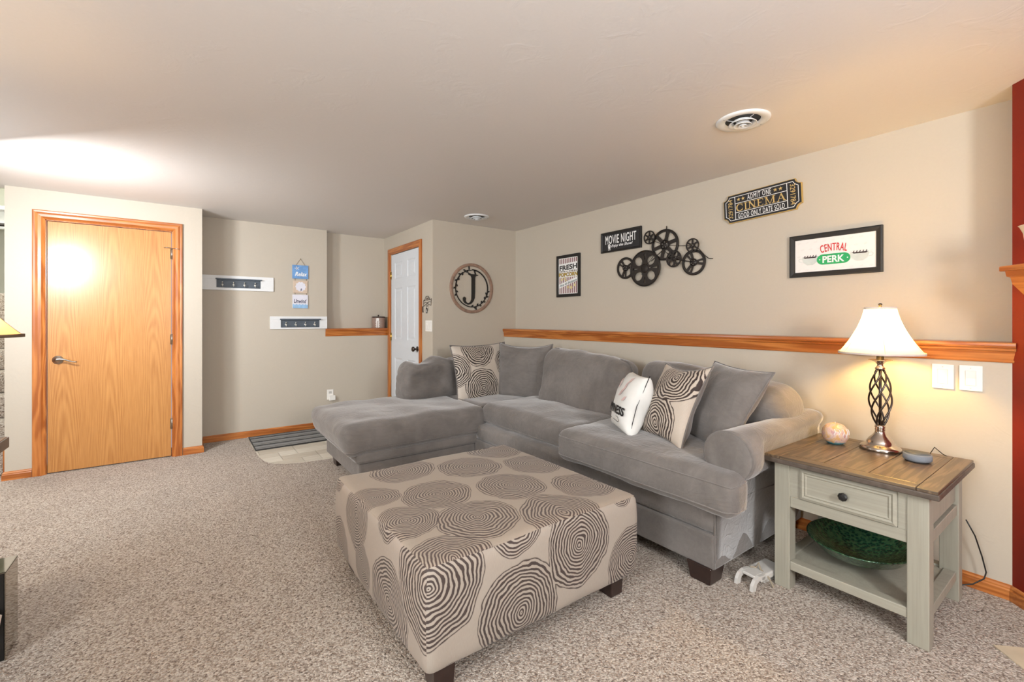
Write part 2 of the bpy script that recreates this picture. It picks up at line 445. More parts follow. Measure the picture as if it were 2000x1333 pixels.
M['bright_hook'] = plain('bright_chrome_hook', (232, 230, 222), 0.3, 0.5, var=0.02)
M['brass'] = plain('brass', (214, 176, 90), 0.25, 1.0); M['gold_edge'] = plain('gold_paint', (206, 172, 96), 0.4, 0.3)
M['screw'] = plain('screw_metal', (170, 168, 160), 0.35, 0.9)
M['slate'] = plain('slate_blue_paint', (78, 88, 98), 0.5, var=0.08)
M['cream_table'] = wood('greige_painted_wood', (166, 163, 149), (148, 145, 131), 'z', 0.8, 0.45, 0.1, 0.4)
M['cream_table_y'] = wood('greige_painted_rail', (166, 163, 149), (148, 145, 131), 'y', 0.8, 0.45, 0.1, 0.4)
M['top_wood'] = wood('weathered_oak', (124, 104, 82), (82, 68, 54), 'x', 1.8, 0.36, 0.2, 1.2); M['top_wood_y'] = wood('weathered_oak_end', (120, 102, 80), (82, 68, 54), 'y', 1.8, 0.36, 0.2, 1.2)
M['top_edge'] = plain('worn_dark_edge', (86, 76, 68), 0.4, var=0.25, scale=40)
M['groove'] = plain('dark_groove', (62, 44, 30), 0.8)
def shade(name, rgb, e):
    t = NT(name); nz = t.noise(t.coord(), 300, 2); c = lin(rgb)
    col = t.ramp(nz.outputs[0], [(0.3, tuple(x*0.95 for x in c[:3])), (0.7, c)])
    t.t.nodes.remove(t.b)
    d = t.n('ShaderNodeBsdfDiffuse', {'Color': col}); tr = t.n('ShaderNodeBsdfTranslucent', {'Color': col})
    mx = t.n('ShaderNodeMixShader', {0: e, 1: d.outputs[0], 2: tr.outputs[0]}); t.l(mx.outputs[0], t.out.inputs[0]); return t.m
M['shade'] = shade('lamp_shade_silk', (252, 244, 230), 0.8); M['shade_tan'] = shade('lamp_shade_tan', (240, 214, 176), 0.55)
M['shade_trim'] = plain('shade_trim', (226, 214, 204), 0.7)
M['mirror'] = plain('mirror_glass', (170, 165, 155), 0.05, 1.0, var=0.02)
M['leather_top'] = plain('dark_stained_top', (92, 74, 58), 0.4, var=0.1)
def tile_mat():
    t = NT('stone_tile'); r = t.n('ShaderNodeObjectInfo')
    nz = t.noise(t.coord(scale=(0.5, 3, 1)), 9, 4, 0.6, 0.5)
    f = t.math('ADD', t.math('MULTIPLY', nz.outputs[0], 0.6), t.math('MULTIPLY', r.outputs['Random'], 0.45))
    col = t.ramp(f, [(0.25, lin((182, 172, 156))), (0.75, lin((220, 214, 200)))])
    return t.done(col, 0.4, 0, t.bump(nz.outputs[0], 0.1, 0.001), 0.4)
M['tile'] = tile_mat(); M['grout'] = plain('grout', (176, 166, 150), 0.9)
M['hearth'] = plain('hearth_stone', (206, 192, 166), 0.4, var=0.08, scale=12)

# ------------------------------------------------------------------ the room
H = 2.27
def wall(name, pts, z0, z1, mat, th=0.02, room=None):
    """vertical slab along a 2-D line, its room face on the line"""
    bm = bmesh.new(); (x0, y0), (x1, y1) = pts
    d = Vector((x1-x0, y1-y0)).normalized(); n = Vector((-d.y, d.x))   # left of travel = away from the room
    q = [(x0, y0), (x1, y1), (x1+n.x*th, y1+n.y*th), (x0+n.x*th, y0+n.y*th)]
    lo = [bm.verts.new((a, b, z0)) for a, b in q]; hi = [bm.verts.new((a, b, z1)) for a, b in q]
    bm.faces.new(lo[::-1]); bm.faces.new(hi)
    for i in range(4): bm.faces.new((lo[i], lo[(i+1) % 4], hi[(i+1) % 4], hi[i]))
    bmesh.ops.recalc_face_normals(bm, faces=bm.faces)
    return struct(name, bm, mat)
YL = 5.09; YR = 5.46; YN = 5.60; XD = 2.075; YJ = 4.22; XU = 3.14
LX = lambda y: 2.945 + (y-0.29)*(0.03/3.93)     # face of the lower right wall
# closet wall around door_1 opening
DX0, DX1, DZ = -0.885, -0.076, 2.035
bm = box(bmesh.new(), -1.107, DX0, YL, YL+0.1, 0, H); box(bm, DX1, 0.144, YL, YL+0.1, 0, H); box(bm, DX0, DX1, YL, YL+0.1, DZ, H)
struct('wall_left', bm, M['wall'])
wall('wall_left_return', ((0.144, YL+0.1), (0.144, YR)), 0, H, M['wall'])
wall('wall_closet_end', ((-1.107, 8.0), (-1.107, YL+0.1)), 0, 3.2, M['wall'], 0.03)
wall('wall_back_tall', ((0.12, YR), (1.342, YR)), 0, H, M['wall'], 0.1)
wall('wall_back_low', ((1.342, YR), (XD, YR)), 0, 1.118, M['wall'], 0.13)
wall('wall_niche', ((1.30, YN), (2.11, YN)), 1.10, H, M['wall'], 0.05)
# wall with the white door
EY0, EY1, EZ = 4.545, 5.365, 2.035
bm = box(bmesh.new(), XD, XD+0.1, YJ, EY0, 0, H); box(bm, XD, XD+0.1, EY1, YN, 0, H); box(bm, XD, XD+0.1, EY0, EY1, EZ, H)
struct('wall_back_side', bm, M['wall'])
wall('wall_corner', ((XD+0.1, YJ), (XU, YJ)), 0, H, M['wall'], 0.06)
wall('wall_right_upper', ((XU, YJ), (XU, 0.1)), 1.10, H, M['wall'])
wall('wall_right_lower', ((LX(YJ), YJ-0.001), (LX(0.29), 0.29)), 0, 1.115, M['wall'], 0.16)
R0 = Vector((2.945, 0.298)); RD = Vector((-1, -1)).normalized(); RN = Vector((-1, 1)).normalized()
R1 = R0+RD*2.0
wall('wall_fireplace', (tuple(R0), tuple(R1)), 0, H, M['red'], 0.28)
wall('wall_right_rear', ((R1.x, R1.y), (R1.x, -2.8)), 0, H, M['wall'])
wall('wall_rear', ((R1.x, -2.8), (-2.7, -2.8)), 0, H, M['wall'])
wall('wall_side', ((-2.7, -2.8), (-2.7, 5.09)), 0, H, M['wall'])
wall('wall_stair_side', ((-2.1, YL), (-2.1, 8.0)), 0, 3.2, M['stairwall'])
wall('wall_stair_front', ((-2.7, YL), (-2.1, YL)), 0, H, M['stairwall'])
wall('wall_stair_end', ((-2.1, 8.0), (-1.107, 8.0)), 0, 3.2, M['stairwall'])
struct('ceiling_stair', B(-2.15, -1.05, YL+0.16, 8.05, 3.2, 3.25), M['stairwall'])
struct('wall_stair_header', B(-2.12, -1.107, YL+0.10, YL+0.14, H, 3.2), M['stairwall'])
struct('ceiling', join(B(-2.75, 3.2, -2.85, YL+0.1, H, H+0.06), B(-1.107, 3.2, YL+0.1, 5.7, H, H+0.06)), M['ceil'])
# carpet with the tiled entry cut out of it
entry = [(0.545, YR), (0.54, 5.0), (0.55, 4.62), (0.575, 4.44), (0.63, 4.32), (0.72, 4.25), (0.86, 4.21), (1.04, 4.19), (XD, 4.19), (XD, YR)]
outer = [(-2.7, -2.8), (R1.x+0.3, -2.8), (R1.x+0.3, R1.y), (3.1, 0.2), (3.1, 4.3), (XD, 4.3), (XD, 4.19)] + entry[::-1][2:] + [(0.5, YR), (-2.7, YR)]
bm = sheet([outer], 0.03, -0.03)
struct('floor', bm, M['carpet'])
fe = struct('floor_entry', B(0.5, XD, 4.1, YR, -0.03, -0.012), M['grout'])
rnd = random.Random(3); S = 0.148; g = 0.004
def tile(x0, y0, x1, y1):
    x0, x1 = max(x0, 0.5), min(x1, XD-0.005)
    if x1-x0 < 0.05: return
    obj('tile', B(x0+g/2, x1-g/2, y0+g/2, y1-g/2, -0.013, -0.004+rnd.uniform(-.0006, .0006), 0.0012, 1), M['tile'], fe)
rows = [(4.10, [2, 1, 2, 2, 1, 2, 1]), (4.10+S, [1, 2, 1, 2, 2, 1, 2]), (4.10+2*S, [2, 2, 1, 1, 2, 2, 1]), (4.10+3*S, [2, 1, 2, 1, 1, 2, 2]), (4.10+4*S, [1, 2, 2, 1, 2, 2, 1]),
        (4.10+5*S, [2, 1, 1, 2, 2, 1, 2]), (4.10+6*S, [1, 2, 2, 2, 1, 2, 1]), (4.10+7*S, [2, 2, 1, 2, 2, 1, 1]), (4.10+8*S, [2, 1, 2, 1, 2, 2, 1])]
for y, ws in rows:
    x = 0.42
    for k in ws:
        y1 = min(y+S, YR-0.002); tile(x, y, x+k*S, y1); x += k*S

# baseboards
BP = [(0, 0.0), (0.014, 0.0), (0.014, 0.042), (0.010, 0.048), (0.011, 0.054), (0.006, 0.062), (0.0, 0.066)]
def base(name, path, mat, seg=None):
    return struct(name, sweep(bmesh.new(), path, [(-a, b) for a, b in BP] , True, seg), mat)
base('baseboard_left', [(0.144, YR-0.02), (0.144, YL), (DX1+0.075, YL)][::-1], M['oak_x'])
base('baseboard_left_end', [(DX0-0.075, YL), (-1.107, YL), (-1.107, 6.0)][::-1], M['oak_x'])
base('baseboard_back', [(0.16, YR), (XD, YR)], M['oak_x'])
bp = [(LX(YJ), YJ), (LX(0.30), 0.30), tuple(R0+RD*1.2)]
base('baseboard_right', bp, M['oak_y'], 0)
base('baseboard_fireplace', bp, M['oak_y'], 1)
base('baseboard_corner', [(XD, YJ), (LX(YJ), YJ)], M['oak_x'])

# moulded oak rails capping the foundation ledges
RP = [(0, 1.045), (0.006, 1.045), (0.008, 1.052), (0.004, 1.058), (0.006, 1.066), (0.010, 1.088), (0.012, 1.095), (0.018, 1.098), (0.019, 1.104), (0.016, 1.108), (0.024, 1.112), (0.026, 1.120), (0.025, 1.130), (0.020, 1.134), (-0.16, 1.134), (-0.16, 1.119), (0, 1.119)]
path = [(LX(YJ), YJ-0.001), (LX(0.285), 0.285)]
struct('trim_1', sweep(bmesh.new(), path, [(-a*0.9, b) for a, b in RP]), M['oak_y'])
RP2 = [(a if a > 0 else a, b) for a, b in RP]; RP2[-3] = (-0.135, 1.134); RP2[-2] = (-0.135, 1.119)
struct('trim_2', sweep(bmesh.new(), [(1.326, YR), (XD-0.006, YR)], [(-a, b) for a, b in RP2]), M['oak_x'])

# mitred door casings, doors
CP = [(0, 0), (0, 0.008), (0.008, 0.012), (0.012, 0.010), (0.022, 0.018), (0.040, 0.020), (0.055, 0.017), (0.066, 0.019), (0.072, 0.016), (0.072, 0)]
def casings(parent, xl, xr, zt, mats):
    path = [(xl, 0), (xl, zt), (xr, zt), (xr, 0)]
    for s, mt in zip((0, 1, 2), mats):
        obj('casing', sweep(bmesh.new(), path, [(a, b) for a, b in CP], True, s), mt, parent)
# door_1: plain oak closet door
m = FY(0, YL, 0); d1 = sempty('door_1', m)
casings(d1, DX0, DX1, DZ, (M['oak_y'], M['oak_x'], M['oak_y']))
jb = box(bmesh.new(), DX0, DX0+0.006, 0, DZ, -0.1, 0.002); box(jb, DX1-0.006, DX1, 0, DZ, -0.1, 0.002); box(jb, DX0, DX1, DZ-0.005, DZ, -0.1, 0.002)
obj('jamb', jb, M['oak_y'], d1)
# built in world-aligned coordinates so that the veneer figure stands upright
leaf = obj('door_leaf', B(DX0+0.010, DX1-0.010, 0.004, 0.039, 0.008, DZ-0.009, 0.0015, 1), M['door_oak'])
leaf.parent = d1; leaf.matrix_local = m.inverted() @ Matrix.Translation((0, YL, 0))
# leaf front face now sits 4 mm behind the wall face
def hinge(parent, x, z, mt, h=0.09, dx=0.012):
    bm = tube(bmesh.new(), [(x, z-h/2, 0.006), (x, z+h/2, 0.006)], 0.006, 10)
    box(bm, x-dx, x+dx, z-h/2, z+h/2, -0.002, 0.002)
    for k in (-1, 1): tube(bm, [(x, z+k*h/2, 0.006), (x, z+k*(h/2+0.006), 0.006)], 0.0045, 8)
    obj('hinge', bm, mt, parent, True)
for z in (1.83, 1.06, 0.30): hinge(d1, DX1-0.004, z, M['nickel'])
st = tube(bmesh.new(), [(DX1-0.006, 1.88, 0.010), (DX1-0.035, 1.883, 0.024), (DX1-0.062, 1.881, 0.012)], 0.003, 8)
tube(st, [(DX1-0.002, 1.88, 0.010), (DX1+0.03, 1.878, 0.028), (DX1+0.048, 1.876, 0.026)], 0.003, 8)
obj('hinge_stop', st, M['nickel'], d1, True)
bm = lathe([(0.0, 0), (0.034, 0), (0.034, 0.005), (0.030, 0.010), (0.014, 0.016), (0.012, 0.045), (0.0, 0.048)], 28, (-0.815, 0.912, -0.004))
pts = []; rr = []
for i in range(14):
    s = i/13; pts.append((-0.822+0.125*s, 0.918-0.020*s+0.007*math.sin(s*PI*1.7), 0.046-0.004*s)); rr.append(0.009-0.0045*s)
tube(bm, pts, rr, 10)
obj('handle', bm, M['nickel'], d1, True)
obj('latch_plate', B(DX0+0.001, DX0+0.005, 0.88, 0.94, -0.012, 0.001), M['nickel'], d1)

# door_2: white six-panel door
m2 = FX(XD, 0, 0); d2 = sempty('door_2', m2)          # local x = -y
casings(d2, -EY1, -EY0, EZ, (M['oak_y'], M['oak_x'], M['oak_y']))
lx0, lx1 = -EY1+0.006, -EY0-0.006
bm = B(lx0, lx1, 0.008, EZ-0.006, -0.044, -0.012)
cols = [(lx0+0.105, lx0+0.105+0.225), (lx1-0.105-0.225, lx1-0.105)]; rws = [(0.22, 0.78), (1.00, 1.62), (1.73, 1.93)]
xs = sorted([lx0, lx1]+[c for p in cols for c in p]); zs = sorted([0.008, EZ-0.006]+[c for p in rws for c in p])
for i in range(len(xs)-1):
    for j in range(len(zs)-1):
        if (i in (1, 3)) and (j in (1, 3, 5)): continue
        box(bm, xs[i], xs[i+1], zs[j], zs[j+1], -0.012, -0.003)
leaf2 = obj('door_leaf', bm, M['white_door'], d2)
for (a, b) in cols:
    for (c, d_) in rws:
        bm = bmesh.new()
        # sloped moulding from the stile down to the field, then the raised field
        def ring(i0, z0, i1, z1):
            A = [bm.verts.new(p) for p in ((a+i0, c+i0, z0), (b-i0, c+i0, z0), (b-i0, d_-i0, z0), (a+i0, d_-i0, z0))]
            Bv = [bm.verts.new(p) for p in ((a+i1, c+i1, z1), (b-i1, c+i1, z1), (b-i1, d_-i1, z1), (a+i1, d_-i1, z1))]
            for k in range(4): bm.faces.new((A[k], A[(k+1) % 4], Bv[(k+1) % 4], Bv[k]))
            return Bv
        ring(0, -0.003, 0.012, -0.010); ring(0.012, -0.010, 0.022, -0.011); q = ring(0.022, -0.011, 0.045, -0.005); bm.faces.new(q)
        obj('door_panel', bm, M['white_door'], leaf2)
for z in (1.78, 1.03, 0.25): hinge(d2, -EY1+0.000, z, M['brass'])
bm = lathe([(0, 0), (0.030, 0), (0.030, 0.004), (0.022, 0.008), (0.010, 0.012), (0.009, 0.028), (0.014, 0.034), (0.026, 0.042), (0.029, 0.052), (0.024, 0.062), (0.010, 0.066), (0, 0.066)], 24, (-4.60, 0.915, -0.003))
obj('door_knob', bm, M['gunmetal'], d2, True)

# stairs seen past the closet wall
stc = sempty('staircase')
for k in range(1, 9):
    y0 = 5.25+0.26*(k-1)
    bm = B(-2.08, -1.14, y0, y0+0.30, 0.19*(k-1), 0.19*k, 0.02, 3)
    obj('stair_step', bm, M['carpet'], stc, True)
obj('stringer', B(-1.138, -1.108, 5.195, 5.24, 0, 0.26), M['oak_z'], stc)
obj('landing', B(-2.08, -1.14, 7.33, 7.98, 1.46, 1.50), M['carpet'], stc)
# shelf and bracket seen high in the stairwell
wl = thing('wall_shelf', 'white bracketed shelf with a dark rod high in the stairwell behind the closet', 'shelf', mat=FY(-1.6, 7.2, 2.28))
obj('shelf_board', B(-0.45, 0.48, 0.13, 0.17, -0.75, 0.14, 0.006, 2), M['white'], wl)
obj('shelf_bracket', B(-0.1, -0.04, -0.1, 0.13, 0.0, 0.04, 0.01, 2), M['white'], wl)
obj('shelf_backing', B(-0.45, 0.48, -0.06, 0.13, -0.02, 0.0), M['white'], wl)
obj('rod', tube(bmesh.new(), [(-0.45, -0.02, 0.05), (0.47, -0.02, 0.05)], 0.018, 10), M['bronze'], wl)
hs = struct('floor_hearth', bmesh.new(), M['hearth'])
bm = bmesh.new(); c0 = Vector((2.478, 0.299))
q = [c0, c0+Vector((0.7071, -0.7071))*0.45, c0+Vector((0.7071, -0.7071))*0.45+RD*1.5, c0+RD*1.5]
lo = [bm.verts.new((p.x, p.y, -0.01)) for p in q]; hi = [bm.verts.new((p.x, p.y, 0.004)) for p in q]
bm.faces.new(hi[::-1]); bm.faces.new(lo)
for i in range(4): bm.faces.new((lo[i], lo[(i+1) % 4], hi[(i+1) % 4], hi[i]))
bmesh.ops.recalc_face_normals(bm, faces=bm.faces); bm.to_mesh(hs.data); bm.free()

# oak mantel on the red wall with an urn on it
mt = Matrix(((RD.x, RN.x, 0, R0.x), (RD.y, RN.y, 0, R0.y), (0, 0, 1, 0), (0, 0, 0, 1)))
mo = thing('mantel_shelf', 'orange oak mantel shelf on the red fireplace wall', 'mantel', mat=mt)
obj('shelf_board', B(0.085, 1.3, 0.004, 0.120, 1.440, 1.462, 0.004, 2), M['oak_x'], mo)
bm = bmesh.new()
pr_ = [(0.002, 1.31), (0.03, 1.31), (0.06, 1.335), (0.075, 1.36), (0.09, 1.385), (0.095, 1.412), (0.105, 1.418), (0.108, 1.440), (0.002, 1.440)]
for (s0, s1) in ((0.10, 1.2),):
    A = [bm.verts.new((s0 + (0.108-min(0.108, y))*0.6, y, z)) for y, z in pr_]; Bq = [bm.verts.new((s1, y, z)) for y, z in pr_]
    for k in range(len(pr_)): bm.faces.new((A[k], Bq[k], Bq[(k+1) % len(pr_)], A[(k+1) % len(pr_)]))
    bm.faces.new(A[::-1]); bm.faces.new(Bq)
bmesh.ops.recalc_face_normals(bm, faces=bm.faces)
obj('cove_moulding', bm, M['oak_x'], mo)
# ------------------------------------------------------------------ sectional sofa
def place(bm, c): return xf(bm, Matrix.Translation(Vector(c)))
def cush(name, x0, x1, y0, y1, z0, z1, mat, parent, r=0.05, crown=0.02, wr=0.005, ws=6, seed=0, fn=None, n=(22, 22, 8), cy=0.0, loops=()):
    out = []
    bm = soft_box((x1-x0)/2, (y1-y0)/2, (z1-z0)/2, r, n, crown, cy, wr, ws, seed, fn, loops, out)
    c = Vector(((x0+x1)/2, (y0+y1)/2, (z0+z1)/2)); place(bm, c)
    o = obj(name, bm, mat, parent, True)
    for l in out: obj('piping', tube(bmesh.new(), [p+c for p in l], 0.0032, 6, True), M['velvet3'], o, True)
    return o
sofa = thing('sectional_sofa', 'large grey velour L-shaped sectional sofa along the corner walls', 'sofa', (0, 0, 0))
v = M['velvet']
# bases: lower skirt and the upper rail with a seam groove between them
obj('base', B(1.965, 2.90, 1.116, 3.22, 0.08, 0.243, 0.012, 3), v, sofa)
obj('base_rail', place(soft_box(0.4665, 1.052, 0.062, 0.016, (8, 20, 3), 0, 0, 0.0015, 5, 1), (2.4345, 2.168, 0.308)), v, sofa, True)
obj('base', B(1.012, 2.90, 3.225, 4.13, 0.08, 0.208, 0.012, 3), v, sofa)
obj('base_rail', place(soft_box(0.955, 0.472, 0.040, 0.016, (20, 8, 3), 0, 0, 0.0015, 5, 2), (1.945, 3.672, 0.247)), v, sofa, True)
def chaise_fn(q, u, s, t):
    # the overhanging left end droops at the near corner
    e = max(0, -u-0.75)/0.25
    if t < 0: q.z -= 0.02*e*(1-s)*0.5
    if t < 0.3: q.x += 0.035*e*(0.3-t)
    q.z += 0.006*math.sin(u*9)*(1 if t > 0 else 0)
    return q
cush('seat_cushion', 0.875, 2.075, 3.165, 4.15, 0.275, 0.505, v, sofa, 0.075, 0.012, 0.006, 5, 3, chaise_fn, (40, 30, 10), loops=(2,))
cush('seat_cushion', 2.04, 2.80, 3.245, 4.10, 0.30, 0.508, v, sofa, 0.05, 0.006, 0.004, 5, 12, None, (16, 16, 6))
cush('seat_cushion', 2.02, 2.88, 2.105, 3.235, 0.36, 0.535, M['velvet2'], sofa, 0.07, 0.028, 0.007, 5, 4, None, (30, 34, 9), loops=(2,))
# the near cushion has a T-shaped end that wraps in front of the arm
def tcush(q, u, s, t):
    if s < -0.8 and u > -0.72: q.y = q.y + (0.175)*min(1, (u+0.72)/0.06)*min(1, (-s-0.8)/0.16)
    f = max(0, -u-0.3)/0.7
    q.z += -0.012*f*f*(1 if t > 0 else 0)
    return q
cush('seat_cushion', 1.872, 2.80, 0.985, 2.100, 0.372, 0.565, M['velvet2'], sofa, 0.052, 0.022, 0.006, 5, 5, tcush, (34, 44, 9), loops=(2, 7))
# backs
obj('back_frame', B(2.80, 2.90, 1.15, 4.15, 0.30, 0.750, 0.03, 3), v, sofa)
obj('back_frame', B(1.665, 2.90, 4.06, 4.16, 0.30, 0.745, 0.03, 3), v, sofa)
def lean(k, top=0.0, nx=0.0):
    def f(q, u, s, t):
        q.x += k*(t+1)/2; q.z += top*s*max(0, t)
        return q
    return f
# back cushions, each with its own slump
def bc1(q, u, s, t):
    q.x += 0.10*(t+1)/2 - 0.02; q.z += (0.035*s)*max(0, t); q.x += 0.03*s*s*(1 if u < 0 else -1)
    return q
cush('back_cushion', 2.46, 2.72, 2.115, 3.06, 0.50, 0.955, M['velvet2'], sofa, 0.10, 0.015, 0.009, 5, 6, bc1, (12, 30, 18))
def bc2(q, u, s, t):
    q.x += 0.08*(t+1)/2; q.z += (0.03*s - 0.012)*max(0, t); return q
cush('back_cushion', 2.58, 2.80, 1.30, 2.09, 0.52, 0.925, M['velvet2'], sofa, 0.09, 0.01, 0.009, 5, 7, bc2, (12, 26, 16))
def bc3(q, u, s, t):
    k = max(0, -s); q.z -= 0.02*k*k; return q
cush('back_cushion', 2.46, 2.83, 1.04, 1.48, 0.63, 0.885, M['velvet3'], sofa, 0.125, 0.0, 0.007, 6, 8, bc3, (18, 18, 16))
def bc4(q, u, s, t):
    # slumped: a dent in the upper left with a folded lip
    g = math.exp(-((u+0.45)**2)/0.10)*max(0, t-0.2)
    q.z -= 0.05*g; q.y -= 0.03*g*(1 if s < 0 else -1)
    q.z -= 0.05*max(0, -u-0.4)*max(0, t)
    q.z += 0.012*math.sin(u*8+s*2)*max(0, t)
    q.x += 0.03*(1-t)*(-1 if u < 0 else 0.2)*0.6
    return q
cush('back_cushion', 1.615, 2.22, 3.80, 4.06, 0.475, 0.865, M['velvet3'], sofa, 0.10, 0.0, 0.012, 7, 9, bc4, (30, 12, 20))
cush('back_cushion', 2.24, 2.82, 3.86, 4.06, 0.475, 0.86, M['velvet2'], sofa, 0.09, 0.01, 0.009, 5, 10, None, (20, 12, 16))
cush('back_cushion', 2.60, 2.80, 3.10, 3.82, 0.52, 0.87, M['velvet3'], sofa, 0.09, 0.01, 0.012, 6, 11, lean(0.03), (12, 22, 16))
# rolled arm: a scroll profile swept along x, with a round front panel
c_, r_ = Vector((1.066, 0.617)), 0.117
prof = []
for i in range(25):
    a = math.radians(-128 - i*(284/24)) # from the outer underside round over the top to the inner side
    prof.append((c_.x + r_*math.cos(a), c_.y + r_*math.sin(a)))
prof = [(1.118, 0.085)] + [(1.100, 0.45), ] + prof + [(1.185, 0.50), (1.185, 0.085)]
bm = bmesh.new(); nseg = 26; rows_ = []
for k in range(nseg+1):
    s = k/nseg; x = 1.985 + (2.865-1.985)*s; row = []
    ph = math.sin(min(1, s/0.04)*PI/2)
    for (y, z) in prof:
        yy = c_.x+(y-c_.x)*(0.965+0.035*ph) if z > 0.45 else y; zz = c_.y+(z-c_.y)*(0.965+0.035*ph) if z > 0.45 else z
        w_ = noise.noise(Vector((x*7, y*9, z*9)))*0.006*ph
        zz += 0.02*math.sin(s*PI)*(-1 if z > 0.6 else 0)*0.4
        k_ = max(0, min(1, (x-2.10)/0.08)); yf = yy-w_
        k_ *= max(0, min(1, (0.735-z)/0.09)); yf = yf*(1-k_)+max(yf, 1.014)*k_     # squashed against the table
        row.append(bm.verts.new((x, yf, zz+w_)))
    rows_.append(row)
for a, b in zip(rows_, rows_[1:]):
    for k in range(len(prof)): bm.faces.new((a[k], a[(k+1) % len(prof)], b[(k+1) % len(prof)], b[k]))
bm.faces.new(rows_[0]); bm.faces.new(rows_[-1][::-1]); bmesh.ops.recalc_face_normals(bm, faces=bm.faces)
arm = obj('arm', bm, M['velvet'], sofa, True)
fr = [(c_.x+r_*0.955*math.cos(2*PI*i/36), c_.y+r_*0.955*math.sin(2*PI*i/36)) for i in range(36)]
bm = bmesh.new(); prev = None
for k, (sc2, dx) in enumerate(((1.0, 0), (0.985, -0.006), (0.93, -0.011), (0.6, -0.015), (0.0001, -0.016))):
    ring_ = [bm.verts.new((1.988+dx, c_.x+(y-c_.x)*sc2, c_.y+(z-c_.y)*sc2)) for y, z in fr]
    if prev:
        for i in range(36): bm.faces.new((prev[i], prev[(i+1) % 36], ring_[(i+1) % 36], ring_[i]))
    prev = ring_
bmesh.ops.remove_doubles(bm, verts=bm.verts, dist=1e-4); bmesh.ops.recalc_face_normals(bm, faces=bm.faces)
obj('arm_panel', bm, M['velvet2'], arm, True)
obj('arm_piping', tube(bmesh.new(), [(1.986, y, z) for y, z in fr], 0.0045, 8, True), M['velvet3'], arm, True)
obj('arm_piping', tube(bmesh.new(), [(1.984, 1.122, 0.52), (1.975, 1.119, 0.36), (1.972, 1.117, 0.2), (1.972, 1.117, 0.09)], 0.004, 8), M['velvet3'], arm, True)
def foot(x, y, w0=0.085, h=0.085, parent=sofa, s=0.8, mat='dark_wood'):
    bm = bmesh.new(); a = w0/2; b = a*s
    lo = [bm.verts.new((x+i*b, y+j*b, 0.0)) for i, j in ((-1, -1), (1, -1), (1, 1), (-1, 1))]
    hi = [bm.verts.new((x+i*a, y+j*a, h)) for i, j in ((-1, -1), (1, -1), (1, 1), (-1, 1))]
    bm.faces.new(lo[::-1]); bm.faces.new(hi)
    for i in range(4): bm.faces.new((lo[i], lo[(i+1) % 4], hi[(i+1) % 4], hi[i]))
    bmesh.ops.bevel(bm, geom=list(bm.edges), offset=0.003, segments=1, affect='EDGES')
    return obj('foot', bm, M[mat], parent)
foot(2.018, 1.190, 0.125, 0.085); foot(2.82, 1.19, 0.12); foot(1.09, 3.98, 0.11); foot(1.09, 3.36, 0.11); foot(2.0, 3.36, 0.11); foot(2.8, 4.0, 0.11); foot(2.02, 2.2, 0.11)

# ------------------------------------------------------------------ throw pillows
PD = [(-0.05, 0.225, 0.185), (-0.06, -0.145, 0.19), (-0.32, 0.03, 0.17), (0.265, 0.06, 0.155), (0.33, 0.36, 0.13), (-0.34, 0.36, 0.10), (0.30, -0.30, 0.10), (-0.33, -0.33, 0.12)]
M['ring_pillow'] = ring_mat('ringed_pillow_fabric', 'xy', PD, (196, 186, 174), (56, 48, 45), 0.6, 10)
PD2 = [(0.04, 0.13, 0.165), (-0.01, -0.13, 0.16), (-0.225, 0.00, 0.115), (-0.10, 0.30, 0.10), (0.27, -0.02, 0.08)]
M['ring_pillow2'] = ring_mat('ringed_pillow_fabric_small', 'xy', PD2, (190, 178, 164), (60, 48, 44), 0.6, 9)
def pillow(label, c, right, up, w, h, t, mats, group=None, seed=0, wr=0.006, pipe='velvet3', pinch=0.08, fn=None, sq=0.5, name='throw_pillow'):
    m = basis(c, right, up)
    th = thing(name, label, 'pillow', mat=m, group=group)
    bm, path = pillow_bm(w/2, h/2, t, 24, wr, seed, pinch, fn, sq)
    obj('pillow_cover', bm, None, th, True, mats=mats)
    if pipe: obj('piping', tube(bmesh.new(), path, 0.0045, 6, True), M[pipe], th, True)
    return th
G = 'throw pillows on the sectional sofa'
pillow('square ringed cream pillow between the slumped cushion and plain grey pillow', (2.335, 3.68, 0.730), (1, 0.03, 0.02), (0, 0.22, 1), 0.64, 0.56, 0.085, [M['ring_pillow'], M['velvet3']], G, 1)
def corner_fn(q, u, v_):
    q.y += 0.02*abs(u)**3*(1 if v_ > 0 else 0); return q
pillow('plain grey velour pillow in the far corner of the sofa', (2.615, 3.40, 0.735), (0.30, -0.80, 0.0), (0.16, 0.05, 1), 0.60, 0.52, 0.10, [M['velvet3'], M['velvet3']], G, 2, 0.010, fn=corner_fn)
pillow('tilted ringed cream pillow beside the white lettered pillow', (2.235, 1.515, 0.762), (-0.36, -0.93, 0.04), (0.42, -0.12, 0.90), 0.42, 0.48, 0.085, [M['ring_pillow2'], M['velvet3']], G, 3, 0.012, pinch=0.16)
pillow('plain grey velour pillow leaning on the rolled arm', (2.40, 1.33, 0.765), (-0.40, -0.92, -0.04), (0.50, -0.20, 0.84), 0.46, 0.50, 0.085, [M['velvet3'], M['velvet3']], G, 4, 0.010)
M['white_cloth'] = plain('white_cotton', (222, 222, 218), 0.85, var=0.03, scale=14, bump=0.25)
def wfn(q, u, v_):
    q.x += 0.010*math.sin(v_*5)*u; return q
wp = pillow('white cotton pillow with black lettering leaning on the ringed pillow', (2.195, 1.775, 0.732), (-0.54, -0.84, 0.0), (0.26, -0.20, 0.94), 0.33, 0.36, 0.095, [M['white_cloth'], M['white_cloth']], G, 5, 0.006, pipe=None, pinch=0.05, fn=wfn, sq=0.4)
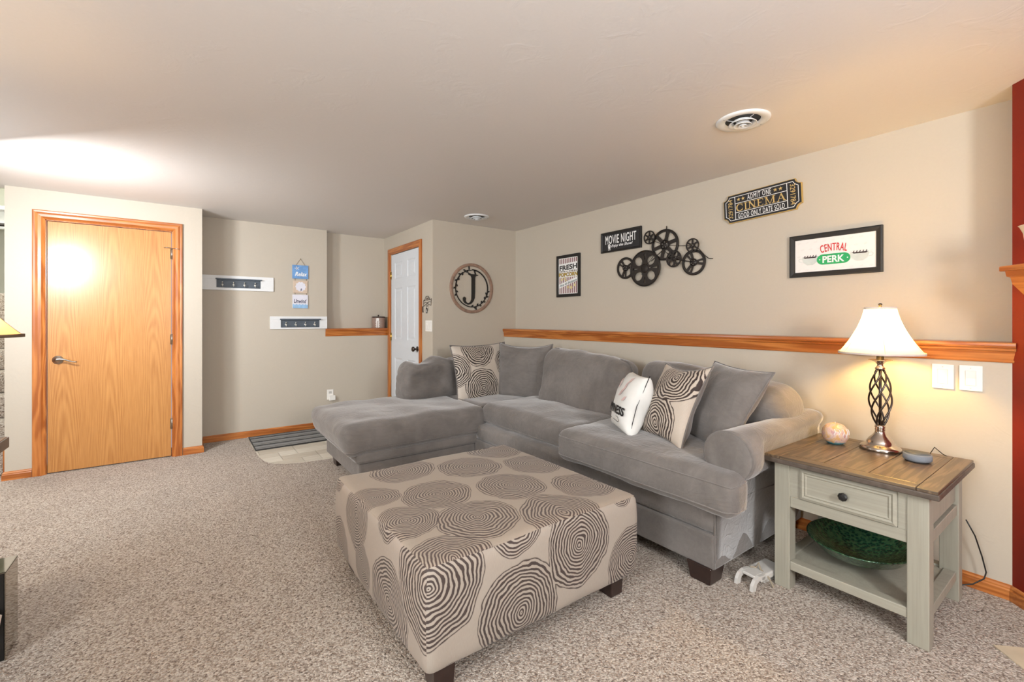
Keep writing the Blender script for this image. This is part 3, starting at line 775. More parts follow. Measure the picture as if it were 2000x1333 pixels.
# seam piping lines in black, printed lettering laid on the curved front
def on_pillow(bm, w, h, t, sq, pinch, off=0.0012):
    for vv in bm.verts:
        u = max(-1, min(1, vv.co.x/(w/2))); s = max(-1, min(1, vv.co.y/(h/2)))
        T = t*((1-abs(u)**2.2)*(1-abs(s)**2.2))**sq
        vv.co.z = vv.co.z + T + off
    return bm
M['ink'] = plain('black_ink', (22, 20, 22), 0.7); M['pink_ink'] = plain('faded_pink_ink', (206, 178, 174), 0.8, var=0.1)
M['grey_ink'] = plain('faded_grey_ink', (176, 172, 168), 0.8)
pw, ph_, pt = 0.33, 0.36, 0.095
obj('lettering', on_pillow(text_bm('HAPPINESS', -0.155, 0.128, -0.085, -0.035, 0.0, 0.0008, 0.03), pw, ph_, pt, 0.4, 0.05, 0.004), M['ink'], wp)
obj('printed_ribbon', on_pillow(stroke(bmesh.new(), [(-0.11, -0.10), (0.08, -0.10), (0.095, -0.118), (0.08, -0.125), (-0.11, -0.125)], 0.0022, 0, 0.001), pw, ph_, pt, 0.4, 0.05, 0.004), M['ink'], wp)
lf = bmesh.new()
for (x, y, a, l) in ((0.02, 0.02, 0.9, 0.07), (0.05, 0.05, 1.3, 0.08), (0.075, 0.00, 0.7, 0.05), (-0.03, 0.06, 1.8, 0.07), (0.06, 0.11, 1.0, 0.05)):
    stroke(lf, [(x+math.cos(a)*l*k/6+0.004*math.sin(k), y+math.sin(a)*l*k/6) for k in range(7)], [0.001, 0.010, 0.016, 0.018, 0.014, 0.008, 0.001], 0, 0.0008)
obj('printed_leaves', on_pillow(lf, pw, ph_, pt, 0.4, 0.05, 0.004), M['pink_ink'], wp)
sm = bmesh.new()
for dx in (0.0, 0.006):
    tube(sm, [(0.155+dx, -0.19+0.38*i/16, 0.018-0.016*abs(i-8)/8+0.004) for i in range(17)], 0.0011, 6)
obj('seam_stitching', sm, M['ink'], wp)

# ------------------------------------------------------------------ ottoman
OX0, OX1, OY0, OY1 = 0.618, 1.655, 1.305, 2.345
cx, cy = (OX0+OX1)/2, (OY0+OY1)/2
def rel(l, ox, oy): return [(a-ox, b-oy, r) for a, b, r in l]
TOPD = [(0.668, 1.962, 0.125), (0.70, 1.655, 0.145), (0.914, 1.824, 0.165), (0.92, 2.218, 0.175), (1.22, 2.045, 0.178), (1.533, 1.904, 0.167), (1.236, 1.696, 0.170), (1.539, 1.531, 0.160), (0.937, 1.511, 0.172), (1.247, 1.355, 0.19), (1.515, 2.251, 0.18), (0.720, 1.315, 0.165)]
FRD = [(0.63, 0.385, 0.215), (0.99, 0.177, 0.195), (1.284, 0.335, 0.18), (1.60, 0.185, 0.155), (0.74, -0.03, 0.15), (0.985, 0.50, 0.13), (1.38, -0.02, 0.13), (1.56, 0.50, 0.095)]
LFD = [(1.605, 0.185, 0.185), (1.99, 0.375, 0.15), (2.235, 0.160, 0.14), (1.90, 0.20, 0.10), (1.29, 0.385, 0.225), (1.36, -0.03, 0.15), (1.66, 0.50, 0.11), (2.30, 0.48, 0.10)]
M['ott_top'] = ring_mat('ottoman_top_fabric', 'xy', rel(TOPD, cx, cy), (158, 146, 132), (82, 69, 64), 0.6, 13)
M['ott_front'] = ring_mat('ottoman_front_fabric', 'xz', rel(FRD, cx, 0.270), (164, 155, 144), (70, 60, 57), 0.6, 13)
M['ott_left'] = ring_mat('ottoman_side_fabric', 'yz', rel(LFD, cy, 0.270), (162, 151, 140), (72, 61, 57), 0.6, 13)
ott = thing('ottoman', 'square ottoman in ringed beige and brown fabric on dark legs', 'ottoman', (cx, cy, 0))
def ofn(q, u, s, t):
    # the sides bell slightly towards the hem, the top crowns
    k = 0.008*math.cos(t*PI/2) ; q.x += k*u; q.y += k*s
    q.z += 0.004*math.sin(u*5+1)*(1 if t > 0 else 0)
    if t < 0: q.z += 0.012*(noise.noise(Vector((u*2, s*2, 3))))*(-t)
    return q
bm = soft_box((OX1-OX0)/2, (OY1-OY0)/2, 0.180, 0.032, (40, 40, 12), 0.012, 0, 0.003, 5, 21, ofn)
for f in bm.faces:
    nn = f.normal
    f.material_index = 0 if nn.z > 0.68 else (1 if abs(nn.y) > abs(nn.x) else 2)
body = obj('upholstery', bm, None, ott, True, mats=[M['ott_top'], M['ott_front'], M['ott_left']])
body.location = (0, 0, 0.270)
sb = bmesh.new(); hx, hy = (OX1-OX0)/2-0.012, (OY1-OY0)/2-0.012
pth = [(-hx, -hy), (0, -hy-0.004), (hx, -hy), (hx+0.004, 0), (hx, hy), (0, hy+0.004), (-hx, hy), (-hx-0.004, 0)]
tube(sb, [(x, y, 0.4405) for x, y in pth], 0.0028, 6, True)
obj('seam_welt', sb, M['ott_top'], ott, True)
for (x, y) in ((-0.43, -0.44), (0.43, -0.44), (0.43, 0.44), (-0.43, 0.44)):
    f = foot(x, y, 0.085, 0.115, ott, 0.86); f.name = 'leg'

# ------------------------------------------------------------------ end table and what stands on it
TX, TY = 2.235, 0.433
tb = thing('end_table', 'greige painted end table with weathered wood top beside the sofa', 'table', (TX, TY, 0))
LW = 0.065; TW, TD_, TH = 0.542, 0.565, 0.61
cm = M['cream_table']; cmy = M['cream_table_y']
for i in (0, 1):
    for j in (0, 1):
        x0 = 0 if i == 0 else TD_-LW; y0 = 0 if j == 0 else TW-LW
        obj('leg', B(x0, x0+LW, y0, y0+LW, 0, TH-0.035, 0.003, 2), cm, tb)
tt = obj('table_top', B(-0.032, TD_+0.045, -0.034, TW+0.034, TH-0.034, TH-0.012, 0.004, 2), M['top_edge'], tb)
# top boards: two breadboard ends (at the y ends) and boards between
def plank(x0, x1, y0, y1, mt): obj('plank', B(x0, x1, y0, y1, TH-0.013, TH, 0.0025, 2), mt, tt)
a0, a1, b0, b1 = -0.028, TD_+0.041, -0.030, TW+0.030
BB = 0.062
plank(a0, a1, b0, b0+BB, M['top_wood']); plank(a0, a1, b1-BB, b1, M['top_wood'])
nb = 3; bw = (b1-b0-2*BB)/nb
plank(a0, a0+0.055, b0+BB+0.001, b1-BB-0.001, M['top_wood_y']); plank(a1-0.055, a1, b0+BB+0.001, b1-BB-0.001, M['top_wood_y'])
for k in range(nb): plank(a0+0.056, a1-0.056, b0+BB+0.001+bw*k, b0+BB+bw*(k+1)-0.001, M['top_wood'])
# aprons
bm = B(0.006, 0.03, LW, TW-LW, 0.379, 0.428, 0.002, 1); box(bm, 0.006, 0.03, LW, LW+0.027, 0.428, 0.576); box(bm, 0.006, 0.03, TW-LW-0.040, TW-LW, 0.428, 0.576); box(bm, 0.006, 0.03, LW, TW-LW, 0.569, 0.576)
obj('front_apron', bm, cmy, tb)
for y0 in (0.012, TW-0.032):
    bm = B(LW, TD_-LW, y0, y0+0.02, 0.44, 0.576); box(bm, LW, TD_-LW, y0-0.006, y0+0.024, 0.379, 0.425, 0.002, 1)
    obj('side_apron', bm, cm, tb)
obj('back_apron', B(TD_-0.03, TD_-0.008, LW, TW-LW, 0.379, 0.576), cmy, tb)
bm = B(0.02, TD_-0.02, 0.02, TW-0.02, 0.104, 0.122)
obj('shelf', bm, cm, tb)
for args in ((0.004, 0.05, LW, TW-LW), (TD_-0.05, TD_-0.004, LW, TW-LW)):
    obj('shelf_rail', B(args[0], args[1], args[2], args[3], 0.092, 0.131, 0.003, 2), cmy, tb)
for y0 in (0.008, TW-0.05): obj('shelf_rail', B(LW, TD_-LW, y0, y0+0.042, 0.092, 0.131, 0.003, 2), cm, tb)
# drawer
DY0, DY1, DZ0, DZ1 = LW+0.028, TW-LW-0.041, 0.430, 0.567
dw = obj('drawer', B(0.004, 0.28, DY0, DY1, DZ0, DZ1, 0.002, 1), cmy, tb)
fr_ = bmesh.new()
for k, (ins, x) in enumerate(((0.001, -0.001), (0.012, -0.0055), (0.019, 0.000), (0.024, -0.003), (0.030, 0.001))):
    a, b, c, d = DY0+ins, DY1-ins, DZ0+ins, DZ1-ins
    row = [fr_.verts.new(p) for p in ((x, a, c), (x, b, c), (x, b, d), (x, a, d))]
    if k:
        for i in range(4): fr_.faces.new((prev_[i], prev_[(i+1) % 4], row[(i+1) % 4], row[i]))
    prev_ = row
fr_.faces.new(row); bmesh.ops.recalc_face_normals(fr_, faces=fr_.faces)
obj('drawer_moulding', fr_, cmy, dw)
kb = lathe([(0.006, 0), (0.006, 0.008), (0.009, 0.012), (0.0165, 0.018), (0.018, 0.026), (0.012, 0.031), (0, 0.032)], 8)
xf(kb, basis((0.0, (DY0+DY1)/2, (DZ0+DZ1)/2), (0, -1, 0), (0, 0, 1))); obj('drawer_knob', kb, M['black'], dw)

# table lamp
LXc, LYc, LZ = 2.715, 0.703, TH
lamp = thing('table_lamp', 'lit table lamp with twisted metal cage stem and white bell shade', 'lamp', (LXc, LYc, LZ))
obj('base', lathe([(0.0, 0.0), (0.079, 0.0), (0.0815, 0.006), (0.080, 0.014), (0.074, 0.020), (0.061, 0.026), (0.055, 0.030), (0.052, 0.040), (0.042, 0.056), (0.029, 0.070), (0.022, 0.082), (0.019, 0.092), (0.022, 0.096), (0.019, 0.102), (0.022, 0.108), (0.020, 0.118), (0.0, 0.118)], 48), M['chrome'], lamp, True)
for k in range(6):
    pts = []
    for i in range(33):
        s = i/32; a = k*PI/3 + 0.4 + s*PI*1.05; r = 0.012+0.032*math.sin(s*PI)**0.8
        pts.append((r*math.cos(a), r*math.sin(a), 0.116+0.272*s))
    obj('cage_bar', tube(bmesh.new(), pts, 0.0040, 8), M['gunmetal'], lamp, True)
obj('stem', tube(bmesh.new(), [(0, 0, 0.11), (0, 0, 0.392)], 0.006, 10), M['gunmetal'], lamp, True)
obj('bobeche', lathe([(0, 0.386), (0.020, 0.386), (0.022, 0.392), (0.014, 0.400), (0.012, 0.410), (0.020, 0.420), (0.030, 0.427), (0.046, 0.431), (0.046, 0.433), (0.02, 0.431), (0, 0.431)], 36), M['chrome'], lamp, True)
obj('socket', lathe([(0.0, 0.431), (0.0145, 0.431), (0.0145, 0.54), (0, 0.54)], 20), M['bronze'], lamp, True)
obj('harp', tube(bmesh.new(), [(0.0, -0.012, 0.47), (0, -0.044, 0.52), (0, -0.046, 0.60), (0, -0.03, 0.67), (0, 0, 0.692), (0, 0.03, 0.67), (0, 0.046, 0.60), (0, 0.044, 0.52), (0, 0.012, 0.47)], 0.002, 6), M['brass'], lamp, True)
obj('finial', lathe([(0, 0.688), (0.006, 0.688), (0.005, 0.694), (0.009, 0.699), (0.006, 0.704), (0, 0.706)], 12), M['bronze'], lamp, True)
bb = lathe([(0, 0.54), (0.013, 0.545), (0.016, 0.565), (0.028, 0.593), (0.029, 0.612), (0.02, 0.63), (0, 0.637)], 20)
obj('light_bulb', bb, emit_mix('warm_bulb', (255, 203, 108), 560), lamp, True)
def shade_bm(rt, rb, z0, z1, panels=6, rot=0.0, n=14, m=8, flare=1.9, flat=0.35):
    bm = bmesh.new(); rows = []
    for i in range(n+1):
        s = i/n; r = rt+(rb-rt)*(0.30*(1-s)+0.70*(1-s)**flare); z = z0+(z1-z0)*s; row = []
        for p in range(panels):
            for q in range(m):
                a = rot+2*PI*(p+q/m)/panels; c = 2*PI/panels
                lc = math.cos(c/2)/math.cos((q/m-0.5)*c)       # straight chord between ribs
                rr = r*((1-flat)+flat*lc)
                row.append(bm.verts.new((rr*math.cos(a), rr*math.sin(a), z)))
        rows.append(row)
    N = panels*m
    for a, b in zip(rows, rows[1:]):
        for k in range(N): bm.faces.new((a[k], a[(k+1) % N], b[(k+1) % N], b[k]))
    ribs = [[rows[i][p*m].co.copy() for i in range(n+1)] for p in range(panels)]
    return bm, ribs, [v_.co.copy() for v_ in rows[0]], [v_.co.copy() for v_ in rows[-1]]
def add_shade(parent, rt, rb, z0, z1, mat, rot, trim):
    bm, ribs, lo, hi = shade_bm(rt, rb, z0, z1, 6, rot)
    sh = obj('lamp_shade', bm, mat, parent, True)
    for r in ribs: obj('shade_seam', tube(bmesh.new(), r, 0.0011, 6), trim, sh, True)
    for loop in (lo, hi):
        bm = bmesh.new(); nq = len(loop); rw = []
        for p in loop:
            q = Vector((p.x, p.y, 0)).normalized(); s = 1 if loop is lo else -1
            rw.append([bm.verts.new(p+q*0.0015+Vector((0, 0, -0.002*s))), bm.verts.new(p+q*0.0015*(0.2 if s < 0 else 1)+Vector((0, 0, 0.009*s))), bm.verts.new(p-q*0.0012+Vector((0, 0, -0.002*s)))])
        for k in range(nq):
            a, b = rw[k], rw[(k+1) % nq]
            bm.faces.new((a[0], b[0], b[1], a[1])); bm.faces.new((a[0], a[2], b[2], b[0]))
        obj('shade_trim', bm, trim, sh, True)
    return sh
add_shade(lamp, 0.064, 0.172, 0.463, 0.684, M['shade'], 0.36, M['shade_trim'])

cd = thing('candle_ball', 'round pastel marbled candle on the end table', 'candle', (2.665, 0.872, TH))
def candle_mat():
    t = NT('marbled_wax'); n1 = t.noise(t.coord(), 22, 4, 0.6, 2.2); tc = t.coord(); s = t.n('ShaderNodeSeparateXYZ', {0: tc})
    c1 = t.ramp(n1.outputs[0], [(0.3, lin((176, 112, 118))), (0.45, lin((205, 180, 168))), (0.6, lin((206, 160, 96))), (0.75, lin((150, 140, 168)))])
    k = t.math('ADD', s.outputs[2], t.math('MULTIPLY', n1.outputs[0], 0.03))
    c2 = t.mix(t.ramp(k, [(0.022, (1, 1, 1)), (0.030, (0, 0, 0))]), c1, lin((50, 140, 152)))
    return t.done(c2, 0.4, 0, t.bump(n1.outputs[0], 0.5, 0.006))
bm = lathe([(0.0, 0.0), (0.030, 0.0), (0.044, 0.012), (0.055, 0.032), (0.058, 0.052), (0.052, 0.076), (0.036, 0.095), (0.018, 0.102), (0.010, 0.100), (0.0, 0.097)], 36)
for vv in bm.verts: vv.co += Vector((noise.noise(vv.co*30), noise.noise(vv.co*30+Vector((3, 0, 0))), 0))*0.003
obj('wax_ball', bm, candle_mat(), cd, True)
obj('wick', tube(bmesh.new(), [(0, 0, 0.096), (0.001, 0, 0.110)], 0.0012, 6), M['shade_trim'], cd)
sw = bmesh.new()
for j in range(5):
    a0 = 3.4+j*0.35
    tube(sw, [((0.0575-0.0006*abs(i-6)**1.6)*math.cos(a0+0.06*math.sin(i)), (0.0575-0.0006*abs(i-6)**1.6)*math.sin(a0+0.06*math.sin(i)), 0.022+0.006*i) for i in range(11)], 0.0016, 6)
obj('wax_swirl', sw, M['white'], cd, True)

sp = thing('smart_speaker', 'flat round grey fabric speaker puck near the table edge', 'speaker', (2.625, 0.548, TH))
M['fab_grey'] = plain('speaker_fabric', (128, 134, 142), 0.9, var=0.15, scale=900, bump=0.4)
obj('fabric_body', lathe([(0.0, 0.002), (0.040, 0.002), (0.049, 0.008), (0.0505, 0.018), (0.0495, 0.030), (0.0465, 0.035), (0.0, 0.0352)], 44), M['fab_grey'], sp, True)
obj('top_plate', lathe([(0, 0.0353), (0.0445, 0.0353), (0.0445, 0.0362), (0, 0.0362)], 44), M['slate'], sp, True)
obj('foot_ring', lathe([(0, 0), (0.040, 0), (0.041, 0.003), (0, 0.003)], 36), M['black'], sp, True)
obj('power_cord', tube(bmesh.new(), [(0.048, -0.006, 0.010), (0.10, -0.018, 0.006), (0.125, -0.020, 0.020), (0.150, -0.028, 0.042), (0.172, -0.052, 0.012), (0.19, -0.06, 0.004)], 0.0018, 6), M['black'], sp, True)

# green glass bowl on the shelf
def glass_mat():
    t = NT('green_mosaic_glass'); vo = t.n('ShaderNodeTexVoronoi', {'Vector': t.coord(), 'Scale': 70.0}, feature='F1')
    n1 = t.noise(t.coord(), 160, 3, 0.7)
    f = t.math('ADD', t.math('MULTIPLY', vo.outputs['Distance'], 0.8), t.math('MULTIPLY', n1.outputs[0], 0.5))
    col = t.ramp(f, [(0.2, lin((14, 34, 26))), (0.55, lin((30, 74, 54))), (0.8, lin((70, 104, 70)))])
    return t.done(col, 0.12, 0.25, t.bump(vo.outputs['Distance'], 0.9, 0.004), 0.8, coat=0.6)
bw_ = thing('glass_bowl', 'wide shallow green mosaic glass bowl on the end table shelf', 'bowl', (2.515, 0.725, 0.127))
bm = lathe([(0.0, 0.0), (0.055, 0.0), (0.060, 0.006), (0.11, 0.022), (0.17, 0.056), (0.205, 0.098), (0.211, 0.103), (0.204, 0.106), (0.165, 0.066), (0.10, 0.032), (0.05, 0.018), (0.0, 0.014)], 56)
for vv in bm.verts: vv.co.y *= 0.97
bo = obj('bowl_body', bm, glass_mat(), bw_, True); bo.rotation_euler = (0, -0.05, 0)
# cord behind the table
cl = bmesh.new()
tube(cl, [(2.86, 0.43, 0.33), (2.885, 0.405, 0.26), (2.90, 0.385, 0.17), (2.90, 0.372, 0.105), (2.895, 0.378, 0.075), (2.87, 0.41, 0.045), (2.845, 0.45, 0.03), (2.83, 0.60, 0.01)], 0.0028, 7)
tag(obj('power_cord', cl, M['black'], None, True), 'thin black power cord hanging against the wall behind the end table', 'cord')
# small white plastic gadget with a clip under the table corner
gd = thing('plastic_gadget', 'small white plastic bracket with a tan clip lying under the end table', 'gadget', (2.085, 1.045, 0), 0.0)
gm = Matrix.Rotation(math.radians(-6), 4, 'Z')
bm = B(0.07, 0.25, -0.045, 0.045, 0.022, 0.052, 0.006, 2)
for yy in (-0.045, 0.03):
    pts = [(0.0, 0.0), (0.004, 0.024), (0.022, 0.046), (0.055, 0.056), (0.10, 0.052), (0.10, 0.03), (0.055, 0.036), (0.034, 0.026), (0.026, 0.0)]
    q = sheet([pts], 0.015); xf(q, Matrix(((1, 0, 0, 0), (0, 0, 1, yy), (0, 1, 0, 0), (0, 0, 0, 1)))); bmesh.ops.recalc_face_normals(q, faces=q.faces); bm = join(bm, q)
box(bm, 0.04, 0.10, -0.03, 0.03, 0.040, 0.054, 0.003, 1)
xf(bm, gm); obj('bracket_body', bm, M['plastic_shade'], gd)
bm = bmesh.new()
tube(bm, [(0.115, -0.075, 0.004), (0.118, -0.05, 0.035), (0.120, -0.01, 0.056), (0.121, 0.0, 0.082), (0.118, 0.01, 0.056), (0.10, 0.03, 0.056)], 0.004, 6)
xf(bm, gm); obj('clip', bm, plain('tan_clip', (150, 138, 118), 0.5), gd)
obj('bracket_foot', xf(B(0.12, 0.20, -0.03, 0.03, 0.0, 0.023), gm), M['plastic_shade'], gd)
# ------------------------------------------------------------------ wall art on the right wall
M['paper'] = plain('white_print_paper', (236, 233, 228), 0.35, var=0.015); M['p_black'] = plain('print_black', (30, 30, 32), 0.5)
M['p_white'] = plain('print_white', (240, 240, 238), 0.5, var=0.01); M['p_gold'] = plain('print_gold', (206, 176, 112), 0.5)
M['p_maroon'] = plain('print_maroon', (118, 56, 70), 0.5); M['p_yellow'] = plain('print_yellow', (216, 178, 60), 0.5)
M['p_red'] = plain('print_red', (200, 40, 36), 0.45); M['p_green'] = plain('print_green', (30, 158, 92), 0.45)
M['p_cup'] = plain('print_cup_grey', (206, 212, 206), 0.45); M['p_brown'] = plain('print_coffee', (52, 34, 32), 0.5)
M['p_faint'] = plain('print_faint_grey', (214, 210, 206), 0.5); M['p_teal'] = plain('print_teal', (52, 82, 92), 0.5)
M['p_pop'] = plain('print_popcorn', (222, 206, 150), 0.5)
def frame(parent, w, h, fw, mat, depth=0.018, lip=0.004):
    path = [(-w/2, -h/2), (w/2, -h/2), (w/2, h/2), (-w/2, h/2)]
    prof = [(0, 0), (0, depth), (fw*0.25, depth+0.001), (fw-0.003, depth-0.002), (fw, depth-lip-0.002), (fw, 0)]
    for k in range(4):
        a, b = path[k], path[(k+1) % 4]; p, q = path[k-1], path[(k+2) % 4]
        obj('frame_rail', sweep(bmesh.new(), [p, a, b, q], prof, True, 1), mat, parent)
XW = XU
# popcorn poster
p = thing('popcorn_sign', 'narrow framed popcorn poster with maroon and white stripes', 'poster', mat=FX(XW-0.001, 3.322, 1.681))
W, Hh = 0.335, 0.424; frame(p, W, Hh, 0.030, M['black'])
iw, ih = W/2-0.030, Hh/2-0.030
obj('print', B(-iw-.002, iw+.002, -ih-.002, ih+.002, 0.004, 0.010), M['paper'], p)
ns = 10
def band(y0, y1):
    for k in range(ns):
        x0 = -iw+0.012+(2*iw-0.012)*k/ns; obj('print_stripe', B(x0, x0+0.012, y0, y1, 0.010, 0.0104), M['p_maroon'], p)
band(0.125, ih-0.006); band(-0.085, -0.015); band(-ih+0.006, -0.085)
obj('print_ribbon', sheet([[(-iw, -0.125), (-iw, -0.085), (iw, -0.015), (iw, -0.055)]], 0.0004, 0.0105), M['p_white'], p)
obj('print_ribbon', sheet([[(-iw, 0.052), (-iw, 0.122), (iw, 0.135), (iw, 0.052)]], 0.0004, 0.0105), M['p_white'], p)
obj('lettering', text_bm('FRESH', -iw+0.012, iw-0.008, 0.060, 0.112, 0.011, 0.0008, 0.03, slope=0.012), M['p_black'], p)
obj('lettering', text_bm('POPCORN', -iw+0.004, iw-0.002, -0.006, 0.034, 0.011, 0.0010, 0.045), M['p_black'], p)
obj('lettering', text_bm('POPCORN', -iw+0.006, iw-0.004, -0.003, 0.031, 0.012, 0.0010, 0.0), M['p_yellow'], p)
obj('lettering', text_bm('Hot & Buttery', -iw+0.010, iw-0.006, -0.090, -0.062, 0.011, 0.0008, 0.01, 0.35, slope=0.058), M['p_teal'], p)
bm = bmesh.new()
for x, y, r in ((-0.09, -0.035, 0.020), (-0.05, -0.025, 0.018), (-0.03, -0.045, 0.014), (0.0, -0.115, 0.018), (0.045, -0.12, 0.024), (0.095, -0.098, 0.020)):
    obj('print_popcorn', (sheet([[(x+r*(0.75+0.25*math.cos(5*a))*math.cos(a), y+r*(0.75+0.25*math.cos(5*a))*math.sin(a)) for a in [2*PI*i/20 for i in range(20)]]], 0.0005, 0.0112)), M['p_pop'], p)
bm = bmesh.new()
for k in range(11): box(bm, -iw+0.012+k*0.0235, -iw+0.022+k*0.0235, 0.040, 0.052+0.003*math.sin(k), 0.0105, 0.011)
tag(obj('print_ticks', bm, M['p_black'], p), kind='stuff')

# movie night sign
p = thing('movie_sign', 'black framed movie night sign with white lettering', 'sign', mat=FX(XW-0.001, 2.651, 1.941))
W, Hh = 0.452, 0.184; frame(p, W, Hh, 0.018, M['black'], 0.016, 0.003)
obj('print', B(-W/2+.016, W/2-.016, -Hh/2+.016, Hh/2-.016, 0.004, 0.010), M['p_black'], p)
obj('lettering', text_bm('MOVIE NIGHT', -0.174, 0.172, -0.018, 0.060, 0.010, 0.0008, 0.010, space=1.12), M['p_white'], p)
obj('lettering', text_bm('Enjoy the Show!', -0.105, 0.135, -0.056, -0.024, 0.010, 0.0008, 0.012, 0.4), M['p_white'], p)
bm = sheet([[(-0.139, -0.060), (-0.117, -0.060), (-0.113, -0.036), (-0.143, -0.036)]], 0.0006, 0.010)
for x, y, r in ((-0.138, -0.030, 0.006), (-0.128, -0.024, 0.008), (-0.118, -0.030, 0.006)): bm = join(bm, sheet([circ(x, y, r, 12)], 0.0006, 0.010))
box(bm, -0.142, -0.114, -0.072, -0.066, 0.010, 0.0106)
obj('print_bucket', bm, M['p_white'], p)

# ticket-shaped cinema sign, tilted a little
tm = FX(XW-0.001, 1.450, 2.023) @ Matrix.Rotation(math.radians(2.6), 4, 'Z')
p = thing('cinema_sign', 'black and gold ticket-shaped cinema sign', 'sign', mat=tm)
W, Hh, cr = 0.502, 0.196, 0.034
def ticket(ins, r):
    w_, h_ = W/2-ins, Hh/2-ins; pts = []
    for sx, sy, a0 in ((1, 1, -PI/2), (-1, 1, 0), (-1, -1, PI/2), (1, -1, PI)):
        cxx, cyy = sx*(W/2), sy*(Hh/2); rr = r+ins*0.9
        seq = []
        for i in range(9):
            t = i/8*PI/2
            seq.append((cxx - sx*rr*math.cos(t), cyy - sy*rr*math.sin(t)))
        # clip the arc to the inset rectangle
        seq = [(max(-w_, min(w_, a)), max(-h_, min(h_, b))) for a, b in seq]
        if sx*sy > 0: seq = seq[::-1]
        pts += seq
    return pts
obj('board', sheet([ticket(0, cr)], 0.020), M['gold_edge'], p)
obj('face', sheet([ticket(0.003, cr)], 0.001, 0.0202), M['p_black'], p)
obj('border_line', sheet([ticket(0.016, cr), ticket(0.0195, cr)], 0.0006, 0.0212), M['p_white'], p)
bm = bmesh.new(); hx_ = 0.168; zz0, zz1 = 0.0212, 0.0218
for x in (-hx_, hx_): box(bm, x-0.002, x+0.002, -Hh/2+0.018, Hh/2-0.018, zz0, zz1)
for y in (0.032, -0.032): box(bm, -hx_, hx_, y-0.0018, y+0.0018, zz0, zz1)
obj('divider_line', bm, M['p_white'], p)
obj('lettering', text_bm('ADMIT ONE', -0.082, 0.072, 0.040, 0.075, zz0, 0.0008, 0.0, space=1.2), M['p_white'], p)
obj('lettering', text_bm('GOOD ONLY DATE SOLD', -0.150, 0.150, -0.075, -0.041, zz0, 0.0008, 0.0, space=1.15), M['p_white'], p)
obj('lettering', text_bm('3291784', -0.216, -0.186, -0.066, 0.066, zz0, 0.0008, 0.0, rot=1), M['p_gold'], p)
obj('lettering', text_bm('3291784', 0.186, 0.216, -0.066, 0.066, zz0, 0.0008, 0.0, rot=-1), M['p_gold'], p)
# slab-serif CINEMA drawn stroke by stroke
bm = bmesh.new(); hh = 0.0245
def ser(x, y, w_=0.011): stroke(bm, [(x-w_, y), (x+w_, y)], 0.0032, zz0, zz1+0.0002)
def stem(x, w_=0.0075, a=-hh, b=hh): stroke(bm, [(x, a), (x, b)], w_, zz0, zz1); ser(x, a+0.0016); ser(x, b-0.0016)
gx = -0.136
stroke(bm, [(gx+0.021*math.cos(t), 0+hh*0.97*math.sin(t)) for t in [math.radians(50+i*16.5) for i in range(17)]], [0.003+0.0065*abs(math.cos(math.radians(50+i*16.5))) for i in range(17)], zz0, zz1)
stroke(bm, [(gx+0.0165, 0.006), (gx+0.0165, hh)], 0.003, zz0, zz1); stroke(bm, [(gx+0.0165, -0.008), (gx+0.0165, -hh)], 0.003, zz0, zz1)
stem(-0.096)
stem(-0.070, 0.0035); stem(-0.036, 0.0035); stroke(bm, [(-0.070, hh), (-0.036, -hh)], 0.0075, zz0, zz1)
stem(-0.011); stroke(bm, [(-0.011, hh-0.0018), (0.018, hh-0.0018), (0.018, hh-0.011)], 0.0034, zz0, zz1); stroke(bm, [(-0.011, -hh+0.0018), (0.018, -hh+0.0018), (0.018, -hh+0.011)], 0.0034, zz0, zz1); stroke(bm, [(-0.011, 0), (0.010, 0)], 0.0034, zz0, zz1)
stem(0.038, 0.0035); stem(0.086, 0.0075); stroke(bm, [(0.038, hh), (0.062, -hh), (0.086, hh)], [0.0075, 0.006, 0.004], zz0, zz1)
stroke(bm, [(0.112, -hh), (0.131, hh)], 0.0035, zz0, zz1); stroke(bm, [(0.131, hh), (0.151, -hh)], 0.0078, zz0, zz1); ser(0.112, -hh+0.0016, 0.008); ser(0.151, -hh+0.0016, 0.010); stroke(bm, [(0.119, -0.008), (0.144, -0.008)], 0.003, zz0, zz1)
obj('lettering', bm, M['p_gold'], p)
bm = bmesh.new()
for x in (-0.142, -0.112, 0.098, 0.130):
    obj('star', (sheet([[(x+(0.0135 if i % 2 == 0 else 0.0055)*math.sin(i*PI/5), 0.057+(0.0135 if i % 2 == 0 else 0.0055)*math.cos(i*PI/5)) for i in range(10)]], 0.0007, zz0)), M['p_gold'], p)

